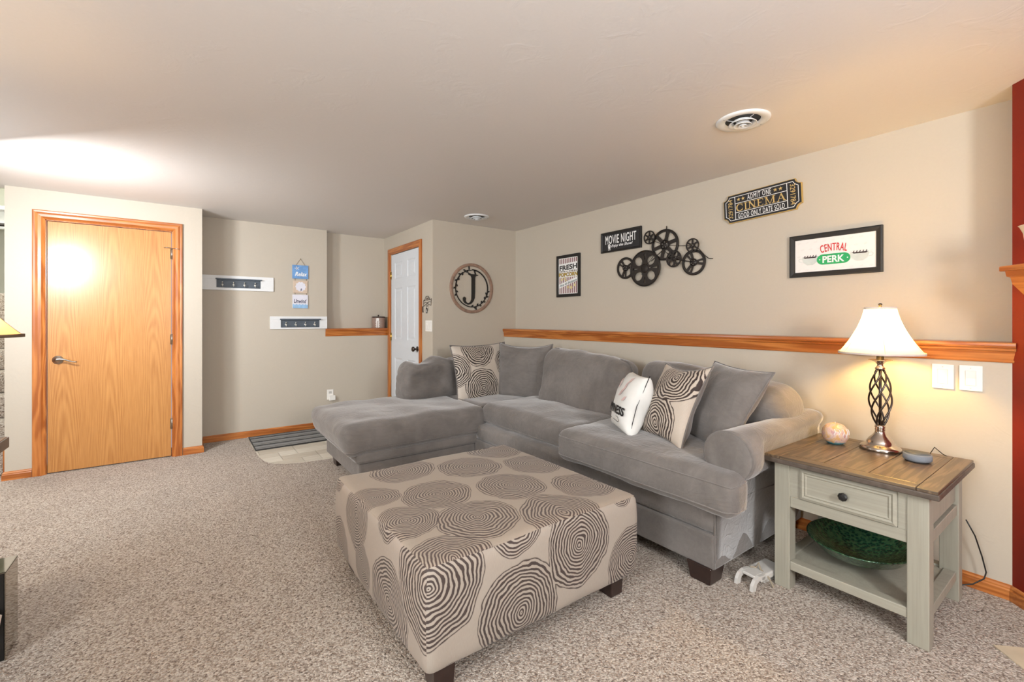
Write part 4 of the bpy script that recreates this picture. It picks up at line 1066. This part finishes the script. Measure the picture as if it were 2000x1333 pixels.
# framed coffee-cup print
p = thing('coffee_print', 'wide black-framed print of two coffee cups above the lit lamp', 'picture', mat=FX(XW-0.001, 1.034, 1.633))
W, Hh = 0.472, 0.261; frame(p, W, Hh, 0.030, M['black'], 0.020, 0.006)
obj('print', B(-W/2+.028, W/2-.028, -Hh/2+.028, Hh/2-.028, 0.003, 0.010), M['paper'], p)
rr_ = random.Random(5); bm = bmesh.new()
for i in range(9):
    for j in range(5):
        x = -0.185+0.046*i+(0.02 if j % 2 else 0); y = -0.085+0.042*j
        if abs(x) > 0.195: continue
        stroke(bm, [(x-0.009, y-0.004), (x+0.008, y+0.003)], 0.0012, 0.010, 0.0103); stroke(bm, [(x-0.005, y-0.008), (x+0.010, y-0.002)], 0.0012, 0.010, 0.0103)
tag(obj('print_background', bm, M['p_faint'], p), kind='stuff')
def cup(s, x, y):
    body = [(x+s*a, y+b) for a, b in ((-0.043, 0.020), (0.046, 0.020), (0.045, 0.004), (0.036, -0.014), (0.022, -0.026), (0.014, -0.031), (-0.014, -0.031), (-0.022, -0.026), (-0.036, -0.014), (-0.043, 0.004))]
    b = sheet([body], 0.0005, 0.0104)
    b = join(b, stroke(bmesh.new(), [(x-s*0.042, y+0.010), (x-s*0.056, y+0.012), (x-s*0.063, y+0.004), (x-s*0.058, y-0.007), (x-s*0.036, y-0.010)], 0.0035, 0.0104, 0.0109))
    obj('print_cup', b, M['p_cup'], p)
    b = sheet([[(x-0.040, y+0.019), (x+0.041, y+0.019), (x+0.030, y+0.011), (x-0.028, y+0.011)]], 0.0004, 0.0110)
    for k in range(5): stroke(b, [(x-0.030+0.015*k, y+0.019), (x-0.026+0.015*k, y+0.028)], 0.0042, 0.0110, 0.0114)
    obj('print_coffee', b, M['p_brown'], p)
    obj('print_outline', stroke(bmesh.new(), body, 0.0012, 0.0109, 0.0112, True), M['p_faint'], p)
cup(1, -0.123, -0.028); cup(-1, 0.130, -0.026)
ov = [(math.copysign(0.052, math.cos(a))+0.034*math.cos(a), -0.032+0.031*math.sin(a)) for a in [2*PI*(i+.5)/40 for i in range(40)]]
obj('print_oval', sheet([ov], 0.0006, 0.0112), M['p_green'], p)
bm = text_bm('PERK', -0.055, 0.057, -0.053, -0.012, 0.0120, 0.0007, 0.03)
bm = join(bm, sheet([circ(-0.070, -0.032, 0.0035, 10)], 0.0007, 0.012)); bm = join(bm, sheet([circ(0.072, -0.032, 0.0035, 10)], 0.0007, 0.012))
obj('lettering', bm, M['p_white'], p)
bm = text_bm('CENTRAL', -0.066, 0.070, 0.004, 0.050, 0.0112, 0.0007, 0.012, space=1.08)
for v_ in bm.verts:
    u = v_.co.x/0.072; v_.co.y += 0.012*(1-u*u); v_.co.y -= 0.0; v_.co.x *= 1+0.10*(v_.co.y-0.02)/0.04
obj('lettering', bm, M['p_red'], p)

# film-reel wall sculpture
p = thing('reel_sculpture', 'dark metal wall sculpture of seven overlapping film reels', 'sculpture', mat=FX(XW-0.001, 2.19, 1.78))
bz = M['bronze']
def toL(y, z): return (-(y-2.19), z-1.78)
def reel(y, z, r, zoff, kind, a0=0.0, thick=0.006):
    cx_, cy_ = toL(y, z); S = []
    if kind == 'spoke':
        S = [circ(cx_, cy_, r, 48)]
        n = 6
        for k in range(n):
            a1, a2 = a0+2*PI*k/n+0.13, a0+2*PI*(k+1)/n-0.13; ri, ro = r*0.34, r*0.83
            aw = 0.22
            S.append([(cx_+ro*math.cos(a1+(a2-a1)*i/8), cy_+ro*math.sin(a1+(a2-a1)*i/8)) for i in range(9)] + [(cx_+ri*math.cos(a2-aw-(a2-a1-2*aw)*i/3), cy_+ri*math.sin(a2-aw-(a2-a1-2*aw)*i/3)) for i in range(4)])
    elif kind == 'hole':
        S = [circ(cx_, cy_, r, 56)]
        for k in range(4):
            a = a0+PI/4+k*PI/2; rr2 = r*0.58; px, py = cx_+rr2*math.cos(a), cy_+rr2*math.sin(a)
            e = []
            for i in range(24):
                t = 2*PI*i/24; ex, ey = r*0.27*math.cos(t), r*0.235*math.sin(t)
                e.append((px+ex*math.cos(a)-ey*math.sin(a), py+ex*math.sin(a)+ey*math.cos(a)))
            S.append(e)
            a2 = a0+k*PI/2; t1, t2 = r*0.45, r*0.80
            S.append([(cx_+t1*math.cos(a2), cy_+t1*math.sin(a2)), (cx_+t2*math.cos(a2-0.075), cy_+t2*math.sin(a2-0.075)), (cx_+t2*math.cos(a2+0.075), cy_+t2*math.sin(a2+0.075))])
    else:
        S = [circ(cx_, cy_, r, 48)]
        n = 3
        for k in range(n):
            for (b0, b1) in ((0.10, 0.78), (0.90, 1.02)):
                a1, a2 = a0+2*PI*(k+b0)/n, a0+2*PI*(k+b1)/n; ri, ro = r*0.30, r*0.80; m_ = max(2, int(10*(b1-b0)))
                if b0 > 0.8: ri = r*0.42
                S.append([(cx_+ro*math.cos(a1+(a2-a1)*i/m_), cy_+ro*math.sin(a1+(a2-a1)*i/m_)) for i in range(m_+1)] + [(cx_+ri*math.cos(a2-(a2-a1)*(0.15+0.7*i/3)), cy_+ri*math.sin(a2-(a2-a1)*(0.15+0.7*i/3))) for i in range(4)])
    re_ = obj('film_reel', sheet(S, thick, zoff), bz, p)
    rim = tube(bmesh.new(), [(a, b, zoff+thick) for a, b in circ(cx_, cy_, r*0.955, 48)], r*0.035, 6, True)
    obj('reel_rim', rim, bz, re_, True)
    hub = lathe([(r*0.30, zoff+thick), (r*0.29, zoff+thick+0.004), (0, zoff+thick+0.005)], 24, (cx_, cy_, 0)) if kind != 'hole' else lathe([(r*0.24, zoff+thick), (r*0.22, zoff+thick+0.0015), (0, zoff+thick+0.002)], 24, (cx_, cy_, 0))
    obj('reel_hub', hub, bz, re_, True)
    bolts = bmesh.new()
    for k in range(3 if kind == 'hole' else 5):
        a = a0+2*PI*k/(3 if kind == 'hole' else 5); q = r*(0.36 if kind == 'hole' else 0.17)
        lathe([(r*0.035+0.0008, zoff+thick+0.001), (r*0.035, zoff+thick+0.006), (0, zoff+thick+0.007)], 10, (cx_+q*math.cos(a), cy_+q*math.sin(a), 0), bolts)
    obj('bolt', bolts, M['screw'], re_, True)
reel(2.192, 1.839, 0.126, 0.012, 'spoke', 0.25)
reel(2.593, 1.689, 0.095, 0.008, 'three', 0.4)
reel(2.376, 1.666, 0.152, 0.026, 'hole', 0.0)
reel(2.330, 1.917, 0.056, 0.026, 'spoke', 0.5)
reel(1.941, 1.672, 0.098, 0.010, 'three', 2.2)
reel(2.099, 1.715, 0.067, 0.030, 'hole', 0.3)
reel(1.940, 1.799, 0.054, 0.028, 'spoke', 0.5)
wi = bmesh.new()
def wire(pts, r=0.0022): tube(wi, [toL(a, b)+(c,) for a, b, c in pts], r, 6)
wire([(2.18, 1.989, 0.008), (2.18, 1.94, 0.010)], 0.004)
wire([(2.33, 1.90, 0.02), (2.20, 1.84, 0.016), (2.05, 1.812, 0.016), (1.95, 1.80, 0.026)])
wire([(1.925, 1.79, 0.024), (1.89, 1.765, 0.02), (1.85, 1.715, 0.016), (1.82, 1.690, 0.014), (1.787, 1.684, 0.012)], 0.003)
wire([(2.28, 1.78, 0.02), (2.35, 1.70, 0.022)]); wire([(2.6, 1.69, 0.016), (2.40, 1.67, 0.02)], 0.004); wire([(2.1, 1.715, 0.02), (1.95, 1.675, 0.014)], 0.004)
wire([(2.32, 1.72, 0.02), (2.21, 1.80, 0.014), (2.12, 1.73, 0.024)], 0.003)
obj('connecting_rod', wi, bz, p, True)

# monogram wreath
M['rustic'] = plain('weathered_ring_wood', (146, 118, 100), 0.7, var=0.22, scale=22, bump=0.4)
p = thing('monogram_wreath', 'round rustic wood ring with a black letter J and leafy vine', 'wall art', mat=FY(2.540, YJ-0.001, 1.579))
ob = lathe([(0.240, 0.0), (0.240, 0.014), (0.244, 0.018), (0.268, 0.018), (0.272, 0.013), (0.272, 0.0)], 64, cap=False)
obj('wood_ring', ob, M['rustic'], p, True)
bk = M['black']; R = 0.203
bm = bmesh.new(); z0, z1 = 0.005, 0.012
A = [math.radians(a) for a in range(-235, 91, 6)]
stroke(bm, [(R*math.cos(a), R*math.sin(a)) for a in A if -math.radians(235) <= a], [0.013 if a > math.radians(-30) else 0.010 for a in A], z0, z1)
A2 = [math.radians(a) for a in range(84, 186, 6)]
stroke(bm, [((R-0.004+0.004*math.sin(a*14))*math.cos(a), (R-0.004+0.004*math.sin(a*14))*math.sin(a)) for a in A2], 0.007, z0, z1)
def leafs(a, side, L=0.034):
    r0 = R; px, py = r0*math.cos(a), r0*math.sin(a); d = a+PI/2+side*0.8
    P = []
    for i in range(7):
        s = i/6; P.append((px+L*s*math.cos(d), py+L*s*math.sin(d)))
    stroke(bm, P, [0.003, 0.009, 0.014, 0.016, 0.015, 0.010, 0.002], z0, z1+0.0005)
for a in (104, 124, 146, 168, 188): leafs(math.radians(a), 1, 0.034); leafs(math.radians(a+9), -1, 0.032)
for a in (-92, -72, -54, -36, -20): leafs(math.radians(a), 1, 0.034); leafs(math.radians(a+9), -1, 0.032)
for a in (100, -76): stroke(bm, [(R*math.cos(math.radians(a)), R*math.sin(math.radians(a))), (0.243*math.cos(math.radians(a-1)), 0.243*math.sin(math.radians(a-1)))], 0.012, z0, z1)
obj('vine_ring', bm, bk, p)
J = [(-0.052, 0.172), (-0.010, 0.155), (0.050, 0.155), (0.075, 0.150), (0.078, 0.143), (0.048, 0.137), (0.040, 0.120), (0.038, -0.05), (0.034, -0.105), (0.015, -0.145), (-0.015, -0.172), (-0.050, -0.180), (-0.085, -0.165),
     (-0.103, -0.150), (-0.115, -0.125), (-0.113, -0.105), (-0.100, -0.094), (-0.084, -0.098), (-0.076, -0.113), (-0.080, -0.135), (-0.070, -0.152), (-0.050, -0.163), (-0.022, -0.150), (-0.008, -0.120), (-0.006, -0.05), (-0.006, 0.115), (-0.016, 0.137), (-0.045, 0.147)]
obj('letter', sheet([J], 0.007, 0.0055), bk, p)
obj('letter_tie', stroke(stroke(bmesh.new(), [(0.028, 0.205), (0.045, 0.155)], 0.016, z0, z1), [(-0.05, 0.172), (-0.10, 0.176)], 0.008, z0, z1), bk, p)

# ------------------------------------------------------------------ hook racks on the recessed wall
def hook_rack(label, x0, x1, z0, z1, px0, px1, pz0, pz1, hooks):
    p = thing('hook_rack', label, 'coat rack', mat=FY(x0, YR-0.0005, z0), group='hook racks on the recessed wall')
    W, Hh = x1-x0, z1-z0; a, b, c, d = px0-x0, px1-x0, pz0-z0, pz1-z0
    bm = B(0, W, 0, c, 0, 0.016, 0.001, 1); box(bm, 0, W, d, Hh, 0, 0.016, 0.001, 1); box(bm, 0, a, c, d, 0, 0.016); box(bm, b, W, c, d, 0, 0.016)
    obj('backboard', bm, M['white'], p)
    pn = obj('slate_panel', B(a, b, c, d, 0.0, 0.010), M['slate'], p)
    obj('panel_frame', sweep(sweep(sweep(bmesh.new(), [(a, d), (a, c), (b, c), (b, d)], [(0, 0.009), (0, 0.019), (0.006, 0.019), (0.006, 0.009)], True, 0), [(a, d), (a, c), (b, c), (b, d)], [(0, 0.009), (0, 0.019), (0.006, 0.019), (0.006, 0.009)], True, 1), [(a, d), (a, c), (b, c), (b, d)], [(0, 0.009), (0, 0.019), (0.006, 0.019), (0.006, 0.009)], True, 2), M['slate'], p)
    obj('ledge', B(a-0.008, b+0.012, d-0.004, d+0.008, 0.0, 0.045, 0.001, 1), M['slate'], p)
    for k in range(hooks):
        hx = a+0.05+(b-a-0.10)*k/(hooks-1); hy = (c+d)/2-0.012
        bm = lathe([(0.0, 0), (0.010, 0), (0.009, 0.003), (0, 0.004)], 12, (hx, hy, 0.010))
        tube(bm, [(hx, hy, 0.012), (hx, hy-0.014, 0.026), (hx, hy-0.018, 0.040), (hx, hy-0.006, 0.048), (hx, hy+0.006, 0.047)], [0.0035, 0.0035, 0.0035, 0.0035, 0.005], 8)
        tube(bm, [(hx, hy+0.002, 0.012), (hx, hy+0.020, 0.022), (hx, hy+0.026, 0.032)], [0.0035, 0.0035, 0.006], 8)
        obj('hook', bm, M['bright_hook'], p, True)
hook_rack('white hook rack reaching into the corner beside the closet', 0.146, 0.790, 1.541, 1.690, 0.273, 0.665, 1.566, 1.652, 4)
hook_rack('white hook rack below the hanging blue plaques', 0.756, 1.341, 1.135, 1.274, 0.860, 1.256, 1.152, 1.240, 4)

# hanging beach plaques
p = thing('plaque_sign', 'three hanging blue and white beach plaques on a cord', 'sign', mat=FY(1.058, YR-0.001, 1.62))
M['p_blue'] = plain('beach_blue', (108, 154, 206), 0.5, var=0.18, scale=22); M['p_sky'] = plain('wave_blue', (148, 188, 224), 0.5, var=0.12, scale=30)
M['p_pale'] = plain('pale_board', (222, 222, 232), 0.5, var=0.04); M['p_sand'] = plain('sandy_board', (206, 186, 166), 0.6, var=0.08)
M['p_navy'] = plain('navy_ink', (52, 52, 84), 0.5); M['cord'] = plain('jute_cord', (130, 108, 84), 0.9)
b1_ = obj('plaque', B(-0.082, 0.082, 0.075, 0.226, 0.0, 0.012, 0.001, 1), M['p_blue'], p)
b2_ = obj('plaque', B(-0.072, 0.074, -0.085, 0.054, 0.0, 0.012, 0.001, 1), M['p_sand'], p)
b3_ = obj('plaque', B(-0.080, 0.078, -0.255, -0.104, 0.0, 0.012, 0.001, 1), M['p_pale'], p)
obj('lettering', text_bm('Relax', -0.056, 0.070, 0.103, 0.150, 0.012, 0.0008, 0.02, 0.3), M['p_white'], b1_)
st_ = bmesh.new()
for k in range(5):
    a = PI/2+0.3+2*PI*k/5; stroke(st_, [(-0.036+0.030*s_*math.cos(a)/3, 0.190+0.026*s_*math.sin(a)/3) for s_ in range(4)], [0.008, 0.007, 0.005, 0.001], 0.012, 0.013)
obj('starfish', st_, M['p_pale'], b1_)
cl_ = sheet([[(0.002+(0.052+0.004*math.cos(10*t))*math.cos(t), -0.014+(0.052+0.004*math.cos(10*t))*math.sin(t)) for t in [2*PI*i/50 for i in range(50)]]], 0.0008, 0.012)
obj('badge', cl_, M['p_pale'], b2_)
obj('lettering', text_bm('&', -0.002, 0.018, -0.060, -0.034, 0.013, 0.0006, 0.02, 0.2), M['p_navy'], b2_)
obj('lettering', text_bm('Unwind', -0.066, 0.062, -0.198, -0.152, 0.012, 0.0008, 0.015, 0.3), M['p_navy'], b3_)
wv_ = [(-0.079, -0.2545)]+[(-0.079+0.156*i/24, -0.212+0.004*math.sin(i*1.3)) for i in range(25)]+[(0.077, -0.2545)]
obj('painted_wave', sheet([wv_], 0.0006, 0.012), M['p_sky'], b3_)
cd_ = bmesh.new()
tube(cd_, [(-0.052, 0.215, 0.006), (0.002, 0.296, 0.004), (0.056, 0.215, 0.006)], 0.0016, 6)
for x in (-0.055, 0.062):
    tube(cd_, [(x, 0.08, 0.006), (x, 0.048, 0.006)], 0.002, 6); tube(cd_, [(x, -0.080, 0.006), (x, -0.108, 0.006)], 0.002, 6)
tube(cd_, [(0.002, 0.296, -0.001), (0.002, 0.296, 0.012)], 0.004, 8)
obj('cord', cd_, M['cord'], p, True)

# ------------------------------------------------------------------ switches, outlet, key holder, canister
def plate(parent, w, h, n, pitch=0.046, mat=None, rock=True, rw=0.033, rh=0.066):
    bm = B(-w/2, w/2, -h/2, h/2, 0, 0.006, 0.002, 2)
    obj('cover_plate', bm, mat or M['plastic'], parent)
    for k in range(n):
        x = (k-(n-1)/2)*pitch
        obj('rocker_frame', B(x-rw/2-.002, x+rw/2+.002, -rh/2-.002, rh/2+.002, 0.0058, 0.0068), M['plastic_shade'], parent)
        bm = bmesh.new(); A = [(-rh/2, 0.0075), (0.0, 0.0068), (rh/2, 0.0100)]
        for (ya, za), (yb, zb) in zip(A, A[1:]):
            vs = [bm.verts.new(q) for q in ((x-rw/2, ya, 0.0062), (x+rw/2, ya, 0.0062), (x+rw/2, yb, 0.0062), (x-rw/2, yb, 0.0062), (x-rw/2, ya, za), (x+rw/2, ya, za), (x+rw/2, yb, zb), (x-rw/2, yb, zb))]
            for q in ((4, 5, 6, 7), (0, 1, 5, 4), (1, 2, 6, 5), (2, 3, 7, 6), (3, 0, 4, 7)): bm.faces.new([vs[i] for i in q])
        obj('rocker', bm, M['plastic'], parent)
    sb_ = bmesh.new()
    for k in range(n):
        for y in (-h/2+0.012, h/2-0.012): lathe([(0.0028, 0.006), (0.0025, 0.0072), (0, 0.0073)], 10, ((k-(n-1)/2)*pitch, y, 0), sb_)
    obj('plate_screw', sb_, M['plastic_shade'], parent)
s = thing('light_switch', 'square single white switch plate nearer the lamp', 'switch', mat=FX(LX(0.52)-0.0005, 0.522, 0.964), group='single switch plates under the rail'); plate(s, 0.077, 0.117, 1)
s = thing('light_switch', 'white switch plate nearest the red wall', 'switch', mat=FX(LX(0.43)-0.0005, 0.427, 0.965), group='single switch plates under the rail'); plate(s, 0.077, 0.117, 1)
s = thing('light_switch', 'triple white switch plate beside the white six-panel door', 'switch', mat=FX(XD-0.0005, 4.305, 1.172)); plate(s, 0.150, 0.115, 3, 0.046, None, True, 0.032, 0.066)
s = thing('wall_outlet', 'white wall outlet with a plug-in above the chaise end', 'outlet', mat=FY(1.378, YR-0.0005, 0.37)); 
obj('cover_plate', B(-0.036, 0.036, -0.058, 0.058, 0, 0.006, 0.002, 2), M['plastic'], s)
sk = bmesh.new()
for y in (0.024, -0.024):
    box(sk, -0.016, 0.016, y-0.014, y+0.014, 0.0055, 0.0075, 0.002, 1)
obj('socket_face', sk, M['plastic_shade'], s)
sk = bmesh.new()
for x in (-0.006, 0.006): box(sk, x-0.0012, x+0.0012, 0.022, 0.032, 0.0072, 0.0078)
obj('socket_slot', sk, M['black'], s)
obj('plug_adapter', B(-0.018, 0.052, -0.066, -0.010, 0.006, 0.036, 0.004, 2), M['plastic'], s)
# key holder: wire house-shape with a hanging tag
k_ = thing('key_holder', 'small dark wire key holder with a hanging tag beside the white door', 'key rack', mat=FX(XD-0.0005, 4.338, 1.43))
bm = bmesh.new(); tb_ = lambda pts, r=0.0022: tube(bm, [(x, y, 0.006) for x, y in pts], r, 6)
tb_([(-0.085, 0.005), (-0.070, 0.012), (-0.03, 0.05), (-0.015, 0.056), (0, 0.05), (0.015, 0.056), (0.03, 0.05), (0.075, 0.012), (0.095, 0.012)])
tb_([(-0.085, 0.005), (-0.04, 0.016), (0.005, 0.012), (0.05, 0.018), (0.095, 0.010)]); tb_([(-0.09, -0.02), (-0.04, -0.008), (0, -0.015), (0.05, -0.004), (0.092, -0.008)])
tb_([(-0.09, -0.05), (-0.04, -0.034), (0.0, -0.042), (0.05, -0.034), (0.09, -0.045), (0.095, -0.01), (0.098, 0.028)]); tb_([(-0.09, -0.05), (-0.088, -0.02), (-0.082, 0.02)])
tb_([(-0.025, 0.02), (-0.012, 0.04), (0.004, 0.022)]); tb_([(0.006, 0.022), (0.020, 0.040), (0.034, 0.022)]); tb_([(-0.02, -0.03), (0.0, -0.018), (0.025, -0.03)], 0.003)
tb_([(-0.104, -0.05), (-0.106, -0.09), (-0.100, -0.115)], 0.005)
obj('wire_frame', bm, M['bronze'], k_, True)
bm = B(-0.030, -0.005, -0.125, -0.070, 0.002, 0.006); tube(bm, [(-0.018, -0.045, 0.006), (-0.018, -0.072, 0.004)], 0.002, 6)
obj('key_tag', bm, M['black'], k_); obj('tag_card', B(-0.022, -0.012, -0.115, -0.085, 0.006, 0.0068), M['p_white'], k_)
obj('key', tube(bmesh.new(), [(0.012, -0.04, 0.006), (0.014, -0.07, 0.005), (0.012, -0.10, 0.004)], 0.003, 6), M['nickel'], k_, True)
# canister on the half-wall ledge
cn = thing('canister', 'brown canister with a pale pattern on the oak ledge', 'canister', (1.965, 5.505, 1.134))
M['canister'] = plain('brown_enamel', (150, 128, 116), 0.35, var=0.06)
obj('body', lathe([(0, 0), (0.076, 0), (0.078, 0.004), (0.078, 0.126), (0.076, 0.130), (0, 0.130)], 40), M['canister'], cn, True)
obj('lid', lathe([(0, 0.130), (0.079, 0.130), (0.080, 0.140), (0.074, 0.143), (0, 0.145)], 40), M['dark_wood'], cn, True)
obj('lid_knob', lathe([(0.006, 0.144), (0.006, 0.150), (0.011, 0.156), (0.008, 0.163), (0, 0.165)], 14), M['dark_wood'], cn, True)
bm = bmesh.new()
def onc(a, z, l, w_):
    q = []
    for da, dz in ((-w_, -l), (w_, -l), (w_, l), (-w_, l)):
        q.append(bm.verts.new((0.0788*math.cos(a+da), 0.0788*math.sin(a+da), z+dz)))
    bm.faces.new(q)
ca = math.radians(-122)
onc(ca-0.02, 0.064, 0.058, 0.06); onc(ca+0.24, 0.064, 0.058, 0.05)
for z in (0.020, 0.045, 0.075): onc(ca+0.1, z, 0.006, 0.32)
for z, w_ in ((0.100, 0.14), (0.116, 0.08)): onc(ca+0.1, z, 0.006, w_)
obj('painted_pattern', bm, M['paper'], cn)

# round ceiling registers
def vent(label, x, y, r):
    p = thing('ceiling_vent', label, 'vent', (x, y, H), group='round ceiling registers')
    p.rotation_euler = (PI, 0, 0)
    wm = M['white']
    obj('flange', lathe([(r, 0.0), (r, 0.004), (r*0.96, 0.010), (r*0.80, 0.011), (r*0.66, 0.005), (r*0.64, -0.001)], 56, cap=False), wm, p, True)
    obj('duct_throat', lathe([(0.0, 0.0004), (r*0.655, 0.0005), (r*0.66, 0.0035)], 48, cap=False), M['black'], p, True)
    for k, (rr, zt) in enumerate(((0.50, 0.022), (0.32, 0.030), (0.155, 0.034))):
        obj('cone_ring', lathe([(r*rr*1.02, zt-0.004), (r*rr*1.05, zt), (r*rr*0.99, zt), (r*rr*0.70, 0.006), (r*rr*0.74, 0.004)], 48, cap=False), wm, p, True)
    sp_ = bmesh.new()
    for k in range(4):
        a = 0.5+k*PI/2; tube(sp_, [(r*0.08*math.cos(a), r*0.08*math.sin(a), 0.012), (r*0.68*math.cos(a), r*0.68*math.sin(a), 0.008)], 0.0015, 6)
    obj('spoke', sp_, wm, p)
    obj('damper_knob', lathe([(0, 0.004), (0.008, 0.004), (0.008, 0.034), (0, 0.036)], 14), wm, p, True)
    bm = bmesh.new()
    for a in (0.4, 0.4+PI): lathe([(0.004, 0.010), (0.003, 0.0125), (0, 0.013)], 10, (r*0.86*math.cos(a), r*0.86*math.sin(a), 0), bm)
    obj('flange_screw', bm, M['screw'], p)
vent('large round white ceiling vent nearest the camera', 2.340, 1.175, 0.128)
vent('small round white ceiling vent near the monogram wall', 2.375, 3.845, 0.125)

# striped entry rug
def rug_mat():
    t = NT('striped_rug'); s = t.n('ShaderNodeSeparateXYZ', {0: t.coord()})
    f = t.math('FRACT', t.math('MULTIPLY', s.outputs[1], 6.2)); n1 = t.noise(t.coord(scale=(1, 6, 1)), 60, 3)
    f = t.math('ADD', f, t.math('MULTIPLY', t.math('SUBTRACT', n1.outputs[0], 0.5), 0.25))
    col = t.ramp(f, [(0.0, lin((52, 52, 52))), (0.10, lin((52, 52, 52))), (0.16, lin((150, 150, 147))), (0.45, lin((112, 112, 112))), (0.55, lin((156, 156, 153))), (0.90, lin((120, 122, 124))), (0.97, lin((60, 60, 60)))])
    return t.done(col, 0.95, 0, t.bump(n1.outputs[0], 0.5, 0.003), 0.1)
p = thing('entry_rug', 'dark grey striped entry rug on the tiles along the back wall', 'rug', (0.555, 4.85, -0.004))
obj('rug_body', B(0.0, 0.92, 0.0, 0.57, 0.0, 0.009, 0.003, 1), rug_mat(), p)
bm = tube(bmesh.new(), [(0, 0, 0.006), (0.92, 0, 0.006), (0.92, 0.57, 0.006), (0, 0.57, 0.006)], 0.007, 6, True)
obj('rug_binding', bm, plain('rug_binding', (50, 50, 50), 0.9), p)

# ------------------------------------------------------------------ left edge: media console, heater, second lamp
p = thing('media_console', 'dark media console with a brown top at the left edge', 'console', (-0.54, 2.52, 0))
obj('console_top', B(-0.48, 0.0, -1.3, 0.0, 0.752, 0.790, 0.003, 2), M['leather_top'], p)
obj('top_edging', B(-0.0005, 0.004, -1.3, 0.001, 0.750, 0.788), M['dark_wood'], p)
for y in (-1.26, -0.06): obj('leg', B(-0.44, -0.40, y, y+0.04, 0, 0.752, 0.003, 1), M['dark_wood'], p)
for y in (-1.26, ): obj('leg', B(-0.06, -0.02, y, y+0.04, 0, 0.752, 0.003, 1), M['dark_wood'], p)
obj('lower_shelf', B(-0.46, -0.045, -1.27, -0.02, 0.50, 0.53, 0.003, 1), M['dark_wood'], p)
obj('drawer_front', B(-0.05, -0.035, -1.2, -0.10, 0.60, 0.74, 0.002, 1), M['dark_wood'], p)
p = thing('mirrored_heater', 'low black box with mirrored side glass on the carpet at left', 'heater', (-0.518, 2.545, 0))
obj('case', B(-0.36, -0.004, -0.145, -0.004, 0.0, 0.316, 0.002, 1), M['black'], p)
obj('side_mirror', B(-0.004, 0.0, -0.148, 0.0, 0.0, 0.322, 0.0012, 1), M['mirror'], p)
obj('top_mirror', B(-0.36, 0.0, -0.148, 0.0, 0.3165, 0.3215, 0.0012, 1), M['mirror'], p)
bm = bmesh.new()
for (x, z, r) in ((-0.05, 0.15, 0.05), (-0.12, 0.08, 0.06), (-0.06, 0.04, 0.035), (-0.2, 0.16, 0.06), (-0.26, 0.07, 0.06)):
    a = bmesh.ops.create_icosphere(bm, subdivisions=1, radius=r, matrix=Matrix.Translation((x, -0.165, z+0.0)) @ Matrix.Diagonal((1, 0.3, 1.2, 1)))
obj('faceted_stone', bm, plain('pale_stone', (186, 170, 156), 0.4), p)
p = thing('table_lamp', 'lit lamp with a tan bell shade cut off by the left edge', 'lamp', (-0.655, 2.235, 0.790))
obj('base', lathe([(0, 0), (0.08, 0), (0.082, 0.01), (0.05, 0.025), (0.03, 0.06), (0.045, 0.12), (0.05, 0.18), (0.03, 0.27), (0.015, 0.31), (0.014, 0.40), (0, 0.40)], 36), M['gunmetal'], p, True)
add_shade(p, 0.075, 0.212, 0.388, 0.610, M['shade_tan'], 0.2, plain('shade_band', (120, 100, 80), 0.8))
obj('light_bulb', lathe([(0, 0.40), (0.016, 0.42), (0.030, 0.46), (0.028, 0.485), (0, 0.51)], 16), emit_mix('warm_bulb_left', (255, 210, 140), 200), p, True)

# urn standing on the mantel
uc = mt @ Vector((0.20, 0.062, 1.4625))
p = thing('mantel_urn', 'white flared urn standing on the oak mantel', 'urn', uc)
obj('urn_body', lathe([(0, 0), (0.030, 0), (0.032, 0.008), (0.016, 0.018), (0.014, 0.04), (0.030, 0.06), (0.046, 0.09), (0.050, 0.125), (0.060, 0.150), (0.064, 0.154), (0.058, 0.156), (0.044, 0.125), (0.0, 0.10)], 36), plain('glazed_white', (228, 214, 192), 0.3), p, True)
